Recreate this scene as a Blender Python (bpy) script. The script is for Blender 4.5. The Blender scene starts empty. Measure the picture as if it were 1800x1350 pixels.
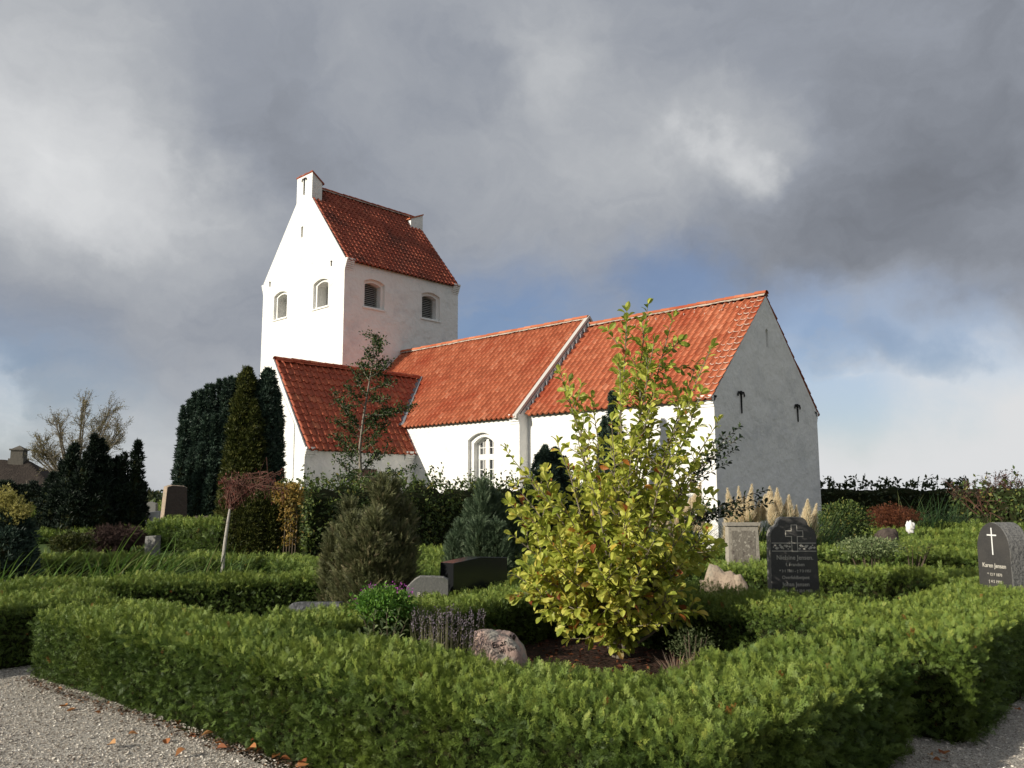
import bpy, math, random
import numpy as np
from mathutils import Matrix, Vector
rng = np.random.default_rng(7); random.seed(7)
R = math.radians
SC = bpy.context.scene
COL = SC.collection

# ------------------------------------------------------------------ camera
YAW, PITCH, ROLL, FPX = R(43.406), R(7.567), R(-0.116), 1457.0
EYE = np.array([0, 0, 1.6])
_f = np.array([-math.sin(YAW), math.cos(YAW), 0]); _r = np.array([math.cos(YAW), math.sin(YAW), 0]); _u = np.array([0, 0, 1.0])
_f2 = _f*math.cos(PITCH)+_u*math.sin(PITCH); _u2 = -_f*math.sin(PITCH)+_u*math.cos(PITCH)
_r3 = _r*math.cos(ROLL)+_u2*math.sin(ROLL); _u3 = -_r*math.sin(ROLL)+_u2*math.cos(ROLL)
cd = bpy.data.cameras.new('camera'); cam = bpy.data.objects.new('camera', cd); COL.objects.link(cam)
cd.sensor_width = 36; cd.lens = FPX/1800*36; cd.clip_start = 0.05; cd.clip_end = 9000
m = Matrix.Identity(4)
for i in range(3):
    m[i][0] = _r3[i]; m[i][1] = _u3[i]; m[i][2] = -_f2[i]; m[i][3] = EYE[i]
cam.matrix_world = m
SC.camera = cam
SC.render.resolution_x, SC.render.resolution_y = 1024, 768

def P(x, y, d):            # point seen at photo pixel (x, y), d metres in front of the camera plane
    return EYE+(_f2+_r3*(x-900)/FPX+_u3*(675-y)/FPX)*d
def PZ(x, y, z):           # point seen at photo pixel on the level z
    v = _f2+_r3*(x-900)/FPX+_u3*(675-y)/FPX
    return EYE+v*(z-1.6)/v[2]
def XY(x, d):
    p = P(x, 867, d); return np.array([p[0], p[1], 0.0])

# ------------------------------------------------------------------ light and sky
SUN_AZ, SUN_EL = R(15), R(21)            # west of south, height
sdir = np.array([-math.sin(SUN_AZ)*math.cos(SUN_EL), -math.cos(SUN_AZ)*math.cos(SUN_EL), math.sin(SUN_EL)])
ld = bpy.data.lights.new('sun', 'SUN'); ld.energy = 5.0; ld.angle = R(0.5); ld.color = (1, 0.93, 0.80)
lo = bpy.data.objects.new('sun', ld); COL.objects.link(lo)
lo.rotation_euler = Vector(sdir).to_track_quat('Z', 'Y').to_euler(); lo.location = (0, 0, 60)
SC.view_settings.view_transform = 'Standard'; SC.view_settings.look = 'None'
SC.view_settings.exposure = 0.14; SC.view_settings.gamma = 1

W = bpy.data.worlds.new('World'); SC.world = W; W.use_nodes = True
nt = W.node_tree; nt.nodes.clear(); N = nt.nodes.new; Lk = nt.links.new
def wn(t, **k):
    n = N(t)
    for a, b in k.items(): setattr(n, a, b)
    return n
out = wn('ShaderNodeOutputWorld'); tc = wn('ShaderNodeTexCoord')
sky = wn('ShaderNodeTexSky'); sky.sky_type = 'NISHITA'; sky.sun_disc = False
sky.sun_elevation = SUN_EL; sky.sun_rotation = math.atan2(sdir[0], sdir[1])
sky.air_density = 1.2; sky.dust_density = 0.6; sky.ozone_density = 2.0
bsky = wn('ShaderNodeBackground'); bsky.inputs['Strength'].default_value = 0.09
tint = wn('ShaderNodeMixRGB', blend_type='MULTIPLY'); tint.inputs[0].default_value = 1; tint.inputs[2].default_value = (.62, .78, 1.12, 1)
Lk(sky.outputs[0], tint.inputs[1]); Lk(tint.outputs[0], bsky.inputs['Color'])
# warped direction
def vmath(op, a, b):
    n = wn('ShaderNodeVectorMath', operation=op)
    for i, v in enumerate((a, b)):
        if v is None: continue
        if hasattr(v, 'links'): Lk(v, n.inputs[i])
        else: n.inputs[i].default_value = v
    return n
def fmath(op, a, b, clamp=False):
    n = wn('ShaderNodeMath', operation=op, use_clamp=clamp)
    for i, v in enumerate((a, b)):
        if v is None: continue
        if hasattr(v, 'links'): Lk(v, n.inputs[i])
        else: n.inputs[i].default_value = v
    return n.outputs[0]
def noise(vec, scale, detail=5, rough=0.5, dist=0.0):
    n = wn('ShaderNodeTexNoise'); n.inputs['Scale'].default_value = scale; n.inputs['Detail'].default_value = detail
    n.inputs['Roughness'].default_value = rough; n.inputs['Distortion'].default_value = dist
    Lk(vec, n.inputs['Vector']); return n
D0 = vmath('NORMALIZE', tc.outputs['Generated'], None).outputs[0]
w1 = noise(D0, 2.6, 4, .55)
off = vmath('SUBTRACT', w1.outputs['Color'], (0.5, 0.5, 0.5)).outputs[0]
off = vmath('MULTIPLY', off, (0.20, 0.20, 0.14)).outputs[0]
D1 = vmath('ADD', D0, off).outputs[0]
w2 = noise(D0, 13, 5, .6)
off2 = vmath('SUBTRACT', w2.outputs['Color'], (0.5, 0.5, 0.5)).outputs[0]
off2 = vmath('MULTIPLY', off2, (0.10, 0.10, 0.07)).outputs[0]
D2 = vmath('ADD', D1, off2).outputs[0]
def skydir(x, y):
    v = P(x, y, 1)-EYE; return v/np.linalg.norm(v)
def blob(x, y, rad, soft=1.0, sx=1.0):   # 0..1 patch of the cloud cover round a direction; sx < 1 = stretched sideways
    c = skydir(x, y)
    v = vmath('SUBTRACT', D2, tuple(c)).outputs[0]
    vx = vmath('DOT_PRODUCT', v, tuple(_r*sx)).outputs['Value']
    vz = vmath('DOT_PRODUCT', v, tuple(_u)).outputs['Value']
    vf = vmath('DOT_PRODUCT', v, tuple(_f)).outputs['Value']
    q = fmath('ADD', fmath('MULTIPLY', vx, vx), fmath('ADD', fmath('MULTIPLY', vz, vz), fmath('MULTIPLY', vf, vf)))
    n = wn('ShaderNodeMapRange', interpolation_type='SMOOTHSTEP')
    Lk(fmath('SQRT', q, None), n.inputs['Value'])
    n.inputs['From Min'].default_value = rad*(1-soft*.75); n.inputs['From Max'].default_value = rad*(1+soft*.45)
    n.inputs['To Min'].default_value = 1; n.inputs['To Max'].default_value = 0
    return n.outputs['Result']
# brightness of the cloud: base + noise + light and dark masses
st = vmath('MULTIPLY', D2, (1, 1, 2.1)).outputs[0]
big = noise(st, 2.5, 8, .58, .7)
val = fmath('MULTIPLY_ADD', big.outputs['Fac'], 0.27); val.node.inputs[2].default_value = 0.315
fine = noise(st, 6.5, 8, .60, .9)
val = fmath('ADD', val, fmath('MULTIPLY', fmath('SUBTRACT', fine.outputs['Fac'], .5), .14))
LM = [ # x, y, radius, amount, stretch
 (30, 150, .16, .20, .9), (130, 250, .12, .12, 1), (240, 340, .10, .10, 1), (350, 430, .09, .08, 1), (440, 30, .13, .07, .6), (700, 280, .10, .05, .6), (1050, 330, .12, .05, .6),
 (130, 60, .09, -.05, .6), (80, 480, .14, -.05, .7),
 (1290, 250, .06, .17, .6), (1345, 290, .03, .12, 1), (1240, 235, .03, .07, .6), (1240, 260, .12, .07, .6), (980, 110, .06, .10, 1),
 (330, 120, .12, -.11, .45), (560, 130, .12, -.05, .5), (1250, 110, .30, -.08, .4), (1500, 60, .25, -.03, .6), (1650, 440, .16, -.12, .45), (900, 420, .35, -.035, .6), (620, 60, .10, .06, .6), (760, 200, .09, .05, .5), (1010, 60, .08, .06, .7), (1100, 250, .07, .05, .5),
 (260, 560, .25, -.04, .7), (1560, 605, .05, -.20, .45), (1640, 585, .03, -.12, .5), (1480, 650, .03, -.12, .6), (1640, 800, .17, .33, .55), (1500, 740, .16, .16, .7), (1700, 660, .14, .10, .7),
 (160, 800, .12, .10, .6), (20, 700, .05, .30, 1), (60, 715, .04, .2, 1), (300, 780, .14, .05, .6)]
for x, y, rr, a, sx in LM:
    val = fmath('ADD', val, fmath('MULTIPLY', blob(x, y, rr, 1.0, sx), a))
cr = wn('ShaderNodeValToRGB'); Lk(val, cr.inputs[0])
e = cr.color_ramp.elements
e[0].position = 0.10; e[0].color = (0.12, 0.125, 0.138, 1)
e[1].position = 0.24; e[1].color = (0.215, 0.232, 0.268, 1)
for p_, c_ in ((0.36, (0.325, 0.35, 0.40, 1)), (0.50, (0.48, 0.50, 0.53, 1)), (0.72, (0.78, 0.79, 0.80, 1))):
    q = cr.color_ramp.elements.new(p_); q.color = c_
bcl = wn('ShaderNodeBackground'); Lk(cr.outputs[0], bcl.inputs['Color']); bcl.inputs['Strength'].default_value = 0.84
# holes in the cover
hole = None
for x, y, rr, sx, amt in ((880, 575, .085, .5, .62), (1440, 585, .07, .5, .55), (1640, 560, .06, .5, .42), (50, 690, .09, .6, .55), (1180, 500, .06, .6, .5),
                     (1500, 690, .07, .5, .55)):
    b_ = fmath('MULTIPLY', blob(x, y, rr, 1.0, sx), amt)
    hole = b_ if hole is None else fmath('MAXIMUM', hole, b_)
wisps = noise(st, 7, 8, .6, .8)
wv = fmath('SUBTRACT', 1.25, fmath('MULTIPLY', fmath('SUBTRACT', wisps.outputs['Fac'], .35), 1.7), True)
hole = fmath('MULTIPLY', hole, wv, True)
mx = wn('ShaderNodeMixShader'); Lk(hole, mx.inputs[0]); Lk(bcl.outputs[0], mx.inputs[1]); Lk(bsky.outputs[0], mx.inputs[2])
Lk(mx.outputs[0], out.inputs[0])
SC.render.engine = 'CYCLES'

# ------------------------------------------------------------------ materials
def mat(name, base, rough=.85, spec=.3, bump=None, var=None, attr=None, trans=0, metal=0, ramp=None, coat=0):
    """base colour; bump=[(scale, strength, dist)]; var=(scale, colour2, lo, hi); attr: ramp over the 'rnd' attribute"""
    M = bpy.data.materials.new(name); M.use_nodes = True; t = M.node_tree; t.nodes.clear()
    o = t.nodes.new('ShaderNodeOutputMaterial'); b = t.nodes.new('ShaderNodeBsdfPrincipled')
    b.inputs['Roughness'].default_value = rough; b.inputs['Specular IOR Level'].default_value = spec; b.inputs['Metallic'].default_value = metal
    b.inputs['Base Color'].default_value = (*base, 1)
    g = t.nodes.new('ShaderNodeNewGeometry')
    col = None
    if attr:
        a = t.nodes.new('ShaderNodeAttribute'); a.attribute_name = 'rnd'
        r_ = t.nodes.new('ShaderNodeValToRGB'); t.links.new(a.outputs['Fac'], r_.inputs[0])
        el = r_.color_ramp.elements
        el[0].position, el[0].color = attr[0][0], (*attr[0][1], 1); el[1].position, el[1].color = attr[-1][0], (*attr[-1][1], 1)
        for p_, c_ in attr[1:-1]:
            q = el.new(p_); q.color = (*c_, 1)
        col = r_.outputs[0]
    for v in (var or []):
        sc_, c2, lo_, hi_ = v
        n = t.nodes.new('ShaderNodeTexNoise'); n.inputs['Scale'].default_value = sc_; n.inputs['Detail'].default_value = 6
        n.inputs['Roughness'].default_value = .6
        t.links.new(g.outputs['Position'], n.inputs['Vector'])
        mr = t.nodes.new('ShaderNodeMapRange'); mr.inputs['From Min'].default_value = lo_; mr.inputs['From Max'].default_value = hi_
        t.links.new(n.outputs['Fac'], mr.inputs['Value'])
        mx_ = t.nodes.new('ShaderNodeMixRGB'); t.links.new(mr.outputs[0], mx_.inputs[0])
        if col is None: mx_.inputs[1].default_value = (*base, 1)
        else: t.links.new(col, mx_.inputs[1])
        mx_.inputs[2].default_value = (*c2, 1); col = mx_.outputs[0]
    if col is not None: t.links.new(col, b.inputs['Base Color'])
    prev = None
    for sc_, s_, d_ in (bump or []):
        n = t.nodes.new('ShaderNodeTexNoise'); n.inputs['Scale'].default_value = sc_; n.inputs['Detail'].default_value = 5
        t.links.new(g.outputs['Position'], n.inputs['Vector'])
        bp = t.nodes.new('ShaderNodeBump'); bp.inputs['Strength'].default_value = s_; bp.inputs['Distance'].default_value = d_
        t.links.new(n.outputs['Fac'], bp.inputs['Height'])
        if prev: t.links.new(prev, bp.inputs['Normal'])
        prev = bp.outputs[0]
    if prev: t.links.new(prev, b.inputs['Normal'])
    sh = b.outputs[0]
    if trans:
        tr = t.nodes.new('ShaderNodeBsdfTranslucent'); ms = t.nodes.new('ShaderNodeMixShader'); ms.inputs[0].default_value = trans
        if col is not None: t.links.new(col, tr.inputs[0])
        else: tr.inputs[0].default_value = (*base, 1)
        t.links.new(sh, ms.inputs[1]); t.links.new(tr.outputs[0], ms.inputs[2]); sh = ms.outputs[0]
    t.links.new(sh, o.inputs[0])
    return M

MT = {}
MT['lime'] = mat('limewash', (.80, .79, .76), .9, .15, bump=[(1.6, .7, .14), (6, .5, .05), (60, .15, .004)], var=[(1.3, (.66, .66, .65), .50, .72), (14, (.70, .68, .64), .60, .80)])
MT['white'] = mat('white_paint', (.82, .82, .80), .6, .3)
MT['tile'] = mat('roof_tile', (.45, .10, .04), .85, .15, attr=[(0, (.37, .11, .055)), (.4, (.44, .14, .07)), (.85, (.49, .165, .085)), (1, (.55, .22, .125))],
                 var=[(.55, (.34, .065, .03), .50, .72), (6, (.30, .12, .07), .60, .80)], bump=[(60, .2, .006)])
MT['tile_old'] = mat('weathered_roof_tile', (.3, .07, .04), .8, .3, attr=[(0, (.23, .052, .030)), (.4, (.28, .066, .036)), (.85, (.33, .08, .044)), (1, (.40, .12, .065))],
                 var=[(.8, (.14, .045, .03), .50, .70), (7, (.13, .10, .06), .58, .80)], bump=[(60, .25, .008)])
MT['tile_porch'] = mat('porch_roof_tile', (.38, .08, .035), .7, .3, attr=[(0, (.33, .075, .038)), (.4, (.38, .09, .045)), (.85, (.43, .11, .052)), (1, (.48, .16, .08))],
                 var=[(1.2, (.20, .06, .035), .52, .74), (8, (.16, .12, .07), .62, .82)], bump=[(60, .25, .008)])
MT['mortar'] = mat('mortar', (.50, .40, .33), .9, .1, bump=[(30, .5, .02)], var=[(5, (.34, .28, .22), .45, .65)])
MT['mortar_pale'] = mat('pale_mortar', (.52, .40, .33), .9, .1, bump=[(30, .5, .02)])
MT['lead'] = mat('lead', (.16, .165, .18), .55, .5, bump=[(12, .3, .02)])
MT['deck'] = mat('dark_wood', (.05, .03, .02), .9)
MT['iron'] = mat('black_iron', (.012, .012, .012), .7)
MT['louvre'] = mat('grey_louvre_wood', (.34, .34, .32), .8)
MT['dark'] = mat('dark_interior', (.012, .012, .014), .9)
MT['glass'] = mat('window_glass', (.03, .035, .04), .08, .8)
MT['curtain'] = mat('curtain', (.5, .48, .45), .9)
MT['door'] = mat('brown_door_wood', (.12, .065, .045), .7, .3, bump=[(20, .3, .01)])

# ------------------------------------------------------------------ object helpers
def tag(o, label=None, cat=None, group=None, kind=None):
    if label: o['label'] = label
    if cat: o['category'] = cat
    if group: o['group'] = group
    if kind: o['kind'] = kind
    return o
def empty(name, loc, label, cat, group=None, rz=0):
    o = bpy.data.objects.new(name, None); COL.objects.link(o); o.location = tuple(loc); o.rotation_euler.z = rz
    o.empty_display_size = .2
    return tag(o, label, cat, group)

class MB:
    def __init__(s): s.v = []; s.f = []; s.m = []; s.r = []
    def add(s, vs, fs, m=0, r=0.5):
        k = len(s.v); s.v += [tuple(map(float, v)) for v in vs]
        s.f += [tuple(k+i for i in f) for f in fs]; s.m += [m]*len(fs); s.r += [r]*len(fs)
    def box(s, a, b, m=0, r=.5):
        (x0, y0, z0), (x1, y1, z1) = a, b
        s.add([(x0,y0,z0),(x1,y0,z0),(x1,y1,z0),(x0,y1,z0),(x0,y0,z1),(x1,y0,z1),(x1,y1,z1),(x0,y1,z1)],
              [(0,3,2,1),(4,5,6,7),(0,1,5,4),(1,2,6,5),(2,3,7,6),(3,0,4,7)], m, r)
    def prism(s, prof, axis, a, b, m=0):   # prof: 2D points; axis 0: profile (y,z) swept along x; axis 1: (x,z) swept along y
        n = len(prof)
        mk = (lambda p, t: (t, p[0], p[1])) if axis == 0 else (lambda p, t: (p[0], t, p[1]))
        vs = [mk(p, a) for p in prof]+[mk(p, b) for p in prof]
        fs = [tuple(range(n)), tuple(range(2*n-1, n-1, -1))]+[(i, i+n, (i+1) % n+n, (i+1) % n) for i in range(n)]
        s.add(vs, fs, m)
    def tube(s, pts, rad, sides=6, m=0, r=.5):
        pts = [np.array(p, float) for p in pts]; n = len(pts)
        vs = []
        a = np.array([.31, .77, .2])
        for i, p in enumerate(pts):
            t = pts[min(i+1, n-1)]-pts[max(i-1, 0)]; t = t/(np.linalg.norm(t)+1e-9)
            x = np.cross(t, a); x /= np.linalg.norm(x)+1e-9; y = np.cross(t, x)
            for k in range(sides):
                q = 2*math.pi*k/sides
                vs.append(p+rad[i]*(x*math.cos(q)+y*math.sin(q)))
        fs = [(i*sides+k, i*sides+(k+1) % sides, (i+1)*sides+(k+1) % sides, (i+1)*sides+k) for i in range(n-1) for k in range(sides)]
        fs += [tuple(range(sides-1, -1, -1)), tuple((n-1)*sides+k for k in range(sides))]
        s.add(vs, fs, m, r)
    def build(s, name, mats, parent=None, smooth=False, recalc=False):
        me = bpy.data.meshes.new(name); me.from_pydata(s.v, [], s.f)
        if not isinstance(mats, (list, tuple)): mats = [mats]
        for q in mats: me.materials.append(q)
        me.polygons.foreach_set('material_index', s.m)
        at = me.attributes.new('rnd', 'FLOAT', 'FACE'); at.data.foreach_set('value', s.r)
        if smooth: me.polygons.foreach_set('use_smooth', [True]*len(s.f))
        if recalc:
            import bmesh
            bm = bmesh.new(); bm.from_mesh(me); bmesh.ops.recalc_face_normals(bm, faces=bm.faces); bm.to_mesh(me); bm.free()
        me.update()
        o = bpy.data.objects.new(name, me); COL.objects.link(o)
        if parent: o.parent = parent
        return o

def arrmesh(name, V, F, mats, rnd=None, mi=None, parent=None, smooth=False):
    me = bpy.data.meshes.new(name); n = len(F)
    me.vertices.add(len(V)); me.vertices.foreach_set('co', np.ascontiguousarray(V, np.float32).ravel())
    me.loops.add(n*4); me.loops.foreach_set('vertex_index', np.ascontiguousarray(F, np.int32).ravel())
    me.polygons.add(n); me.polygons.foreach_set('loop_start', np.arange(0, n*4, 4, dtype=np.int32))
    me.polygons.foreach_set('loop_total', np.full(n, 4, np.int32))
    if not isinstance(mats, (list, tuple)): mats = [mats]
    for q in mats: me.materials.append(q)
    if mi is not None: me.polygons.foreach_set('material_index', np.ascontiguousarray(mi, np.int32))
    at = me.attributes.new('rnd', 'FLOAT', 'FACE')
    at.data.foreach_set('value', np.ascontiguousarray(rnd if rnd is not None else np.full(n, .5), np.float32))
    me.polygons.foreach_set('use_smooth', np.full(n, bool(smooth)))
    me.update(calc_edges=True)
    o = bpy.data.objects.new(name, me); COL.objects.link(o)
    if parent: o.parent = parent
    return o

def nrm(a): return a/(np.linalg.norm(a, axis=-1, keepdims=True)+1e-9)
def frames(d, n):
    d = nrm(d); x = nrm(np.cross(d, n)); z = np.cross(x, d); return np.stack([x, d, z], axis=-1)
class Fol:                                  # many small faces gathered into one mesh
    def __init__(s): s.V = []; s.F = []; s.R = []; s.M = []; s.k = 0
    def inst(s, T, pos, d, n, size, rnd=None, m=0, wid=None):
        V, F = T; I = len(pos)
        if I == 0: return
        M = frames(d, n); size = np.broadcast_to(size, (I,))
        L = V[None]*size[:, None, None]
        if wid is not None: L = L*np.array([1, 1, 1.])[None]; L[:, :, 0] *= np.broadcast_to(wid, (I,))[:, None]
        Q = np.einsum('iab,inb->ina', M, L)+pos[:, None]
        s.V.append(Q.reshape(-1, 3)); ff = F[None]+(np.arange(I)*len(V))[:, None, None]+s.k
        s.F.append(ff.reshape(-1, 4)); s.k += I*len(V)
        if rnd is None: rnd = rng.random(I)
        s.R.append(np.clip(np.repeat(rnd, len(F))+rng.normal(0, .05, I*len(F))*(np.repeat(rnd, len(F)) < .9), 0, 1)); s.M.append(np.full(I*len(F), m))
    def raw(s, V, F, r=.5, m=0):
        s.V.append(np.asarray(V, float)); s.F.append(np.asarray(F)+s.k); s.k += len(V); s.R.append(np.full(len(F), r)); s.M.append(np.full(len(F), m))
    def build(s, name, mats, parent=None, smooth=False):
        return arrmesh(name, np.concatenate(s.V), np.concatenate(s.F), mats, np.concatenate(s.R), np.concatenate(s.M), parent, smooth)

def wob(p, k=1.0, seed=0.0):                 # cheap smooth noise, about -1..1
    x, y, z = p[..., 0]*k, p[..., 1]*k, p[..., 2]*k
    return (np.sin(1.7*x+2.3*y+seed)+np.sin(2.9*y-1.3*z+1.1+seed*2)+np.sin(3.1*z+1.9*x+2.7+seed)+np.sin(5.3*x-4.1*y+3.7*z+seed*3))/4*1.4

# leaf templates: growth along +Y, face normal +Z
T_LEAF = (np.array([(0,0,0),(-.28,.5,.07),(0,1,-.03),(0,.5,0),(.28,.5,.07)], float), np.array([(0,3,2,1),(0,4,2,3)]))
def _bigleaf():
    ys = [0, .12, .38, .64, .86, 1.0]; ws = [.012, .05, .185, .25, .19, .015]; bend = [0, .0, .03, .02, -.04, -.12]
    V = []; F = []
    for y, w, b in zip(ys, ws, bend): V += [(-w, y, b+w*.35), (0, y, b), (w, y, b+w*.35)]
    for i in range(5):
        a = i*3; F += [(a, a+1, a+4, a+3), (a+1, a+2, a+5, a+4)]
    return np.array(V, float), np.array(F)
T_BIG = _bigleaf()
def _strip(V, F, a, b, w, lift=0.0):
    a = np.array(a, float); b = np.array(b, float); d = b-a; n = np.array([-d[1], d[0], 0]); n = n/(np.linalg.norm(n)+1e-9)*w
    k = len(V); mid = a+d*.55; mid[2] += lift
    V += [tuple(a), tuple(mid+n), tuple(b), tuple(mid-n)]; F.append((k, k+3, k+2, k+1))
def _spray(full, seed):
    r_ = random.Random(seed); V = []; F = []
    _strip(V, F, (0, 0, 0), (0, 1, 0), .018)
    ns = 7 if full else 5
    for i in range(ns):
        for sd in (-1, 1):
            y = .08+.8*i/ns+(.05 if sd > 0 else 0); L = (.36 if full else .40)*(1-.62*abs(y-.34)/.66)*r_.uniform(.7, 1.2)
            an = R(r_.uniform(26, 44)); tip = (sd*L*math.sin(an), y+L*math.cos(an), r_.uniform(-.16, .16))
            _strip(V, F, (0, y, 0), tip, .017 if full else .036)
            if full:
                for q in (.3, .52, .76):
                    bx, by = tip[0]*q, y+(tip[1]-y)*q; l2 = L*.38*(1.1-q*.5)
                    for s2 in (-1, 1):
                        a2 = an*sd+s2*R(42)
                        _strip(V, F, (bx, by, tip[2]*q), (bx+l2*math.sin(a2), by+l2*math.cos(a2), tip[2]*q), .015)
    return np.array(V, float), np.array(F)
T_SPF = [_spray(True, i) for i in range(4)]
T_SPS = [_spray(False, 10+i) for i in range(3)]
def _tuft(n, seed, w=.05, spread=40):
    r_ = random.Random(seed); V = []; F = []
    for i in range(n):
        a = r_.uniform(0, 6.28); t = R(r_.uniform(8, spread)); L = r_.uniform(.7, 1.1)
        d = np.array([math.sin(t)*math.cos(a), math.cos(t), math.sin(t)*math.sin(a)])*L
        s_ = nrm(np.cross(d, np.array([r_.uniform(-1,1), r_.uniform(-1,1), r_.uniform(-1,1)])))*w
        b = np.array([r_.uniform(-.1,.1), 0, r_.uniform(-.1,.1)])
        k = len(V); V += [tuple(b), tuple(b+d*.5+s_), tuple(b+d), tuple(b+d*.5-s_)]; F.append((k, k+1, k+2, k+3))
    return np.array(V, float), np.array(F)
T_TUFT = [_tuft(6, i, .10, 45) for i in range(3)]
T_PLUME = [_tuft(10, 40+i, .016, 20) for i in range(3)]
T_FEATH = [_tuft(9, 20+i, .028, 22) for i in range(3)]
def _needles(seed):
    r_ = random.Random(seed); V = []; F = []
    _strip(V, F, (0, 0, 0), (0, 1, 0), .014)
    for i in range(11):
        y = .05+i*.085
        for sd in (-1, 1):
            L = .2*(1.15-y*.6); z = r_.uniform(-.1, .1)
            _strip(V, F, (0, y, 0), (sd*L*.55, y+L, z), .016)
    return np.array(V, float), np.array(F)
T_NEED = [_needles(i) for i in range(3)]

def multi(fol, Ts, pos, d, n, size, rnd=None, m=0):
    I = len(pos); pick = rng.integers(0, len(Ts), I); size = np.broadcast_to(size, (I,))
    if rnd is None: rnd = rng.random(I)
    for i, T in enumerate(Ts):
        q = pick == i
        fol.inst(T, pos[q], d[q], n[q], size[q], rnd[q], m)
def rnd3(n): return rng.normal(size=(n, 3))

def blades(fol, base, tip_dir, length, width, droop, rnd=None, m=0, seg=5):
    """curved grass blades: base (I,3), initial dir (I,3), length, width, droop (I,)"""
    I = len(base); d = nrm(tip_dir); h = d.copy(); h[:, 2] = 0; h = nrm(h+1e-4)
    side = nrm(np.cross(d, np.array([0, 0, 1.0])[None]+h*.01)); V = np.zeros((I, (seg+1)*2, 3))
    for k in range(seg+1):
        t = k/seg; p = base+d*(length*t)[:, None]; p = p+h*(length*droop*t**2*.5)[:, None]; p[:, 2] -= length*droop*t**2.4*.75
        w = width*(1-t**2.2)*.5+.0003
        V[:, k*2] = p-side*w[:, None]; V[:, k*2+1] = p+side*w[:, None]
    F = np.array([(k*2, k*2+1, k*2+3, k*2+2) for k in range(seg)])
    ff = (F[None]+(np.arange(I)*(seg+1)*2)[:, None, None]+fol.k).reshape(-1, 4)
    fol.V.append(V.reshape(-1, 3)); fol.F.append(ff); fol.k += I*(seg+1)*2
    if rnd is None: rnd = rng.random(I)
    fol.R.append(np.repeat(rnd, seg)); fol.M.append(np.full(I*seg, m))

# ------------------------------------------------------------------ ground, gravel
MT['soil'] = mat('soil', (.035, .025, .016), .95, .1, bump=[(9, .8, .04), (60, .5, .01)], var=[(1.5, (.05, .06, .02), .45, .62)])
MT['field'] = mat('field_grass', (.05, .085, .022), .95, .1, bump=[(3, .8, .05)], var=[(.4, (.07, .09, .03), .4, .65)])
MT['gravel'] = mat('gravel', (.50, .46, .40), .9, .2, bump=[(120, 1, .012), (300, .6, .004)], var=[(110, (.14, .125, .11), .44, .60), (190, (.62, .58, .52), .54, .70), (.7, (.25, .22, .18), .55, .8)])
def sheet(name, pts, z, m, kind='structure', n=1):
    b = MB(); b.add([(x, y, z) for x, y in pts], [tuple(range(len(pts)))]); o = b.build(name, m); return tag(o, kind=kind)
sheet('ground', [(-3000, -3000), (3000, -3000), (3000, 3000), (-3000, 3000)], -.012, MT['field'])
sheet('churchyard_soil', [(-34, 2.6), (-2.0, 2.6), (-2.0, 52), (-34, 52)], -.004, MT['soil'])
sheet('gravel_path', [(-34, -14), (9, -14), (9, 52), (-2.05, 52), (-2.05, 2.75), (-34, 2.75)], .004, MT['gravel'])
V_ = []; gx, gy = np.linspace(-60, -14.9, 40), np.linspace(-6, 19, 24)
for x_ in gx:
    for y_ in gy: V_.append((x_, y_, -.02+.45*min(1, max(0, (-14.9-x_)/2.6))*min(1, max(0, (y_+6)/6))*min(1, max(0, (19-y_)/3))))
F_ = [(i*24+j, (i+1)*24+j, (i+1)*24+j+1, i*24+j+1) for i in range(39) for j in range(23)]
b = MB(); b.add(V_, F_); b.build('lawn', MT['field'], smooth=True)['kind'] = 'structure'
b = MB(); b.box((-7.0, 3.9, 0), (-2.6, 6.9, .13)); b.build('grave_bed_soil', mat('bark_soil', (.035, .022, .016), .95, .1, bump=[(25, 1, .04)], var=[(12, (.07, .035, .025), .5, .65)]))['kind'] = 'structure'

# ------------------------------------------------------------------ church
CH = np.array([-12.043, 21.167, 0])
church = empty('church', CH, 'whitewashed village church with red tiled roofs and a stepped gable tower', 'church')
HE, HR, LC, DN, HNE, HNR, LN = 4.464, 8.007, 7.215, .439, 4.373, 8.293, 11.27
WN = 7.0; XT = -18.485; TS, TN, TE, TW, TR = .122, 7.093, 12.28, 7.05, 16.63
PX0, PS, PE, PH, PW = -15.021, -5.335, 3.275, 6.558, 4.564

def arch(x0, x1, z0, z1, rise=.16, n=8):     # closed 2D outline with a segmental head
    p = [(x0, z0), (x1, z0)]
    for i in range(n+1):
        t = i/n; x = x1+(x0-x1)*t; p.append((x, z1-rise*(2*t-1)**2))
    return p
def boolean(o, cutters):
    for cb in cutters:
        c = cb.build('cutter', MT['lime'], recalc=True); md = o.modifiers.new('b', 'BOOLEAN'); md.operation = 'DIFFERENCE'; md.solver = 'EXACT'; md.object = c
        c.location = tuple(CH)
        bpy.context.view_layer.update()
        dg = bpy.context.evaluated_depsgraph_get(); me = bpy.data.meshes.new_from_object(o.evaluated_get(dg))
        o.modifiers.clear(); o.data = me; bpy.data.objects.remove(c)
def cuts(axis, plane, outline, depth, into):
    b = MB(); a = plane-into*.05; q = plane+into*depth
    b.prism(outline, axis, a, q); return b

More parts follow.
